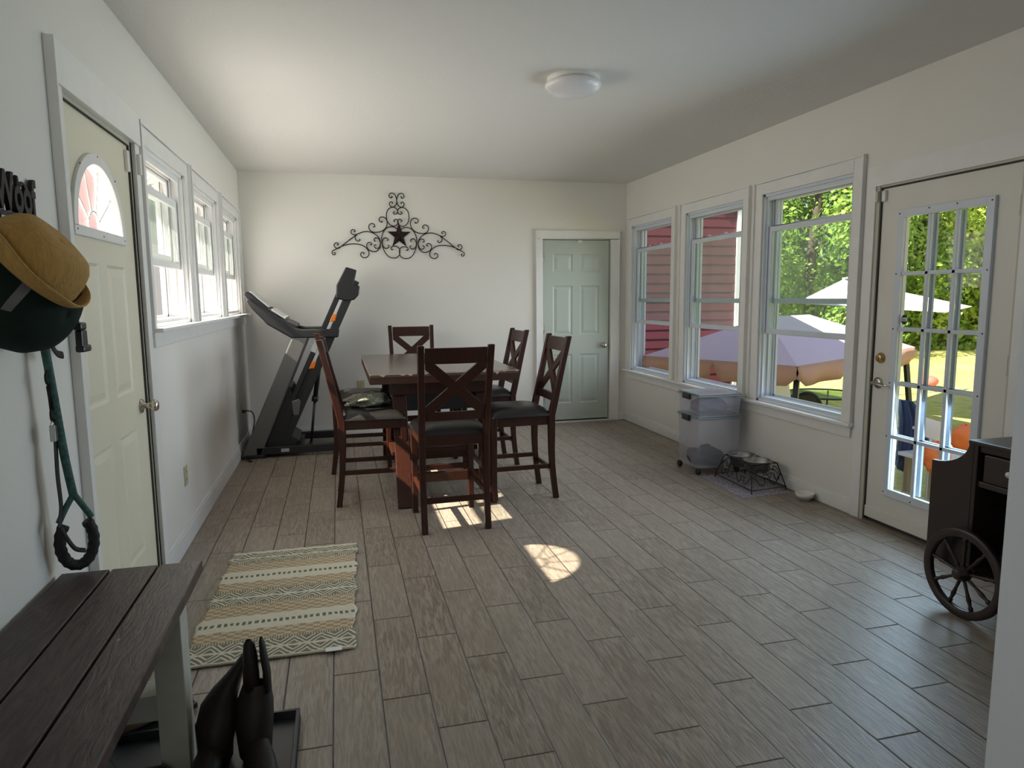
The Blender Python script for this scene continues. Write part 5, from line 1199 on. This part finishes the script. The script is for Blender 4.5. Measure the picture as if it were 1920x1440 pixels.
TL = [  # along the lawn's far edge; u = x/y slope seen from the room
    (16.5, 21.5, 12, 3.4, 'leaf2', 'dark oak at the left of the tree line, with a straight trunk', 7000, 1, .1),
    (19.5, 22.5, 13, 3.6, 'leaf1', 'tall tree seen through the nearest window, behind the white tent', 8000, 2, .1),
    (22.5, 23.0, 12, 3.4, 'leaf3', 'yellow-green tree between the near window and the glazed door in the tree line', 7000, 3, .08),
    (24.5, 21.5, 12, 3.6, 'leaf1', 'leafy tree filling the left column of the glazed door', 8000, 4, .06),
    (27.0, 20.0, 12, 3.6, 'leaf3', 'bright green tree filling the right columns of the glazed door', 8000, 5, .06),
    (29.0, 17.5, 12, 3.6, 'leaf1', 'tree at the far right end of the tree line', 6000, 6, .08),
    (14.0, 24.0, 13, 3.6, 'leaf2', 'shaded tree at the far left end of the tree line', 5000, 7, .1),
    (21.5, 28.0, 16, 5.0, 'leaf2', 'taller dark tree in the second row, left', 7000, 8, .1),
    (29.5, 26.0, 16, 5.0, 'leaf2', 'taller dark tree in the second row, right', 7000, 9, .1),
    (13.5, 30.0, 16, 5.0, 'leaf2', 'second-row tree behind the shaded far left tree', 4000, 10, .1)]
for x, y, h_, rad, m, lab, n, sd, low in TL: tree(x * 1.12, y * 1.12, h_, rad * 1.1, m, lab, n, sd, low=low)
rr = random.Random(77); vs = []; fs = []
for k in range(26000):
    t = rr.random(); x = 14 + 22 * t + rr.gauss(0, .5); y = 27.0 - 1.5 * t - 5.0 * t * t + rr.gauss(0, .5); z = GZ + abs(rr.gauss(0, .9)); s_ = rr.uniform(.10, .22)
    nrm = Vector((rr.gauss(-.4, .6), rr.gauss(-.4, .6), rr.gauss(.4, .5))).normalized(); t1 = nrm.cross(Vector((rr.gauss(0, 1), rr.gauss(0, 1), rr.gauss(0, 1)))).normalized(); t2 = nrm.cross(t1); p = Vector((x, y, z))
    o = len(vs); vs += [p - t1 * s_, p - t2 * s_ * .6, p + t1 * s_, p + t2 * s_ * .6]; fs.append((o, o + 1, o + 2, o + 3))
me = bpy.data.meshes.new('undergrowth'); me.from_pydata(vs, [], fs); me.materials.append(M['leaf3']); o = bpy.data.objects.new('undergrowth', me); C.objects.link(o)
tag(o, 'bright leafy undergrowth along the foot of the tree line', 'bushes', kind='stuff')

# ------------------------------------------------------------------ outdoors, left side: ribbed awnings and a shed coloured pale for glare
AWL = ['ribbed pale green awning outside the left window nearest the entry door', 'ribbed pale green awning outside the middle left window', 'ribbed pale green awning outside the left window nearest the back corner']
for k, (a, b) in enumerate(WL):
    r = empty('window_awning', (XL - TW - .1, (a + b) / 2, 2.1)); tag(r, AWL[k], 'awning', 'awnings outside the left windows')
    xo = XL - TW
    AWN = (-.24, 1.93)
    mb = MB(); n_ = 14
    for i in range(n_):
        y0, y1_ = a - .05 + (b - a + .1) * i / n_, a - .05 + (b - a + .1) * (i + 1) / n_; hgt = .012 if i % 2 else 0
        mb.prism([(xo - .002, 2.42 + hgt), (xo - .24, 2.26 + hgt), (xo - .24, 2.17), (xo - .246, 2.17), (xo - .252, 2.265 + hgt), (xo - .002, 2.432 + hgt)], lambda p, q, w_: Vector((p, w_, q)), y0, y1_ - .001)
    mb.build('ribbed_panel', 'awning', r)
    mb = MB()
    for y in (a - .04, b + .04): mb.tube([(xo - .004, y, 2.22), (xo - .24, y, 2.19)], .008, 6)
    mb.build('bracket', 'white_metal', r)
SH = empty('garden_shed', (-4, 15, -.35)); tag(SH, 'outbuilding with green ribbed siding above red and white boards, beyond the left windows', 'shed')
MB().box((-6, 9.6, -.35), (-2.62, 24, 3.15)).build('wall', 'shed_pink', SH)
y = 9.6; k = 0
while y < 24:
    MB().box((-2.62, y, -.35), (-2.59, y + (.55 if k % 3 else .25), 2.25)).build('trim_board', 'siding_trim', SH); y += .85; k += 1
mb = MB(); y = 9.6; k = 0
while y < 24: mb.box((-2.62, y, 2.25), (-2.57 if k % 2 else -2.595, y + .16, 3.15)); y += .16; k += 1
mb.build('ribbed_siding', 'ribbed_green', SH)
MB().prism([(-6.2, 3.15), (-4.3, 3.9), (-2.4, 3.15)], lambda a, b, c: Vector((a, c, b)), 9.3, 24.3).build('roof', 'white_metal', SH)
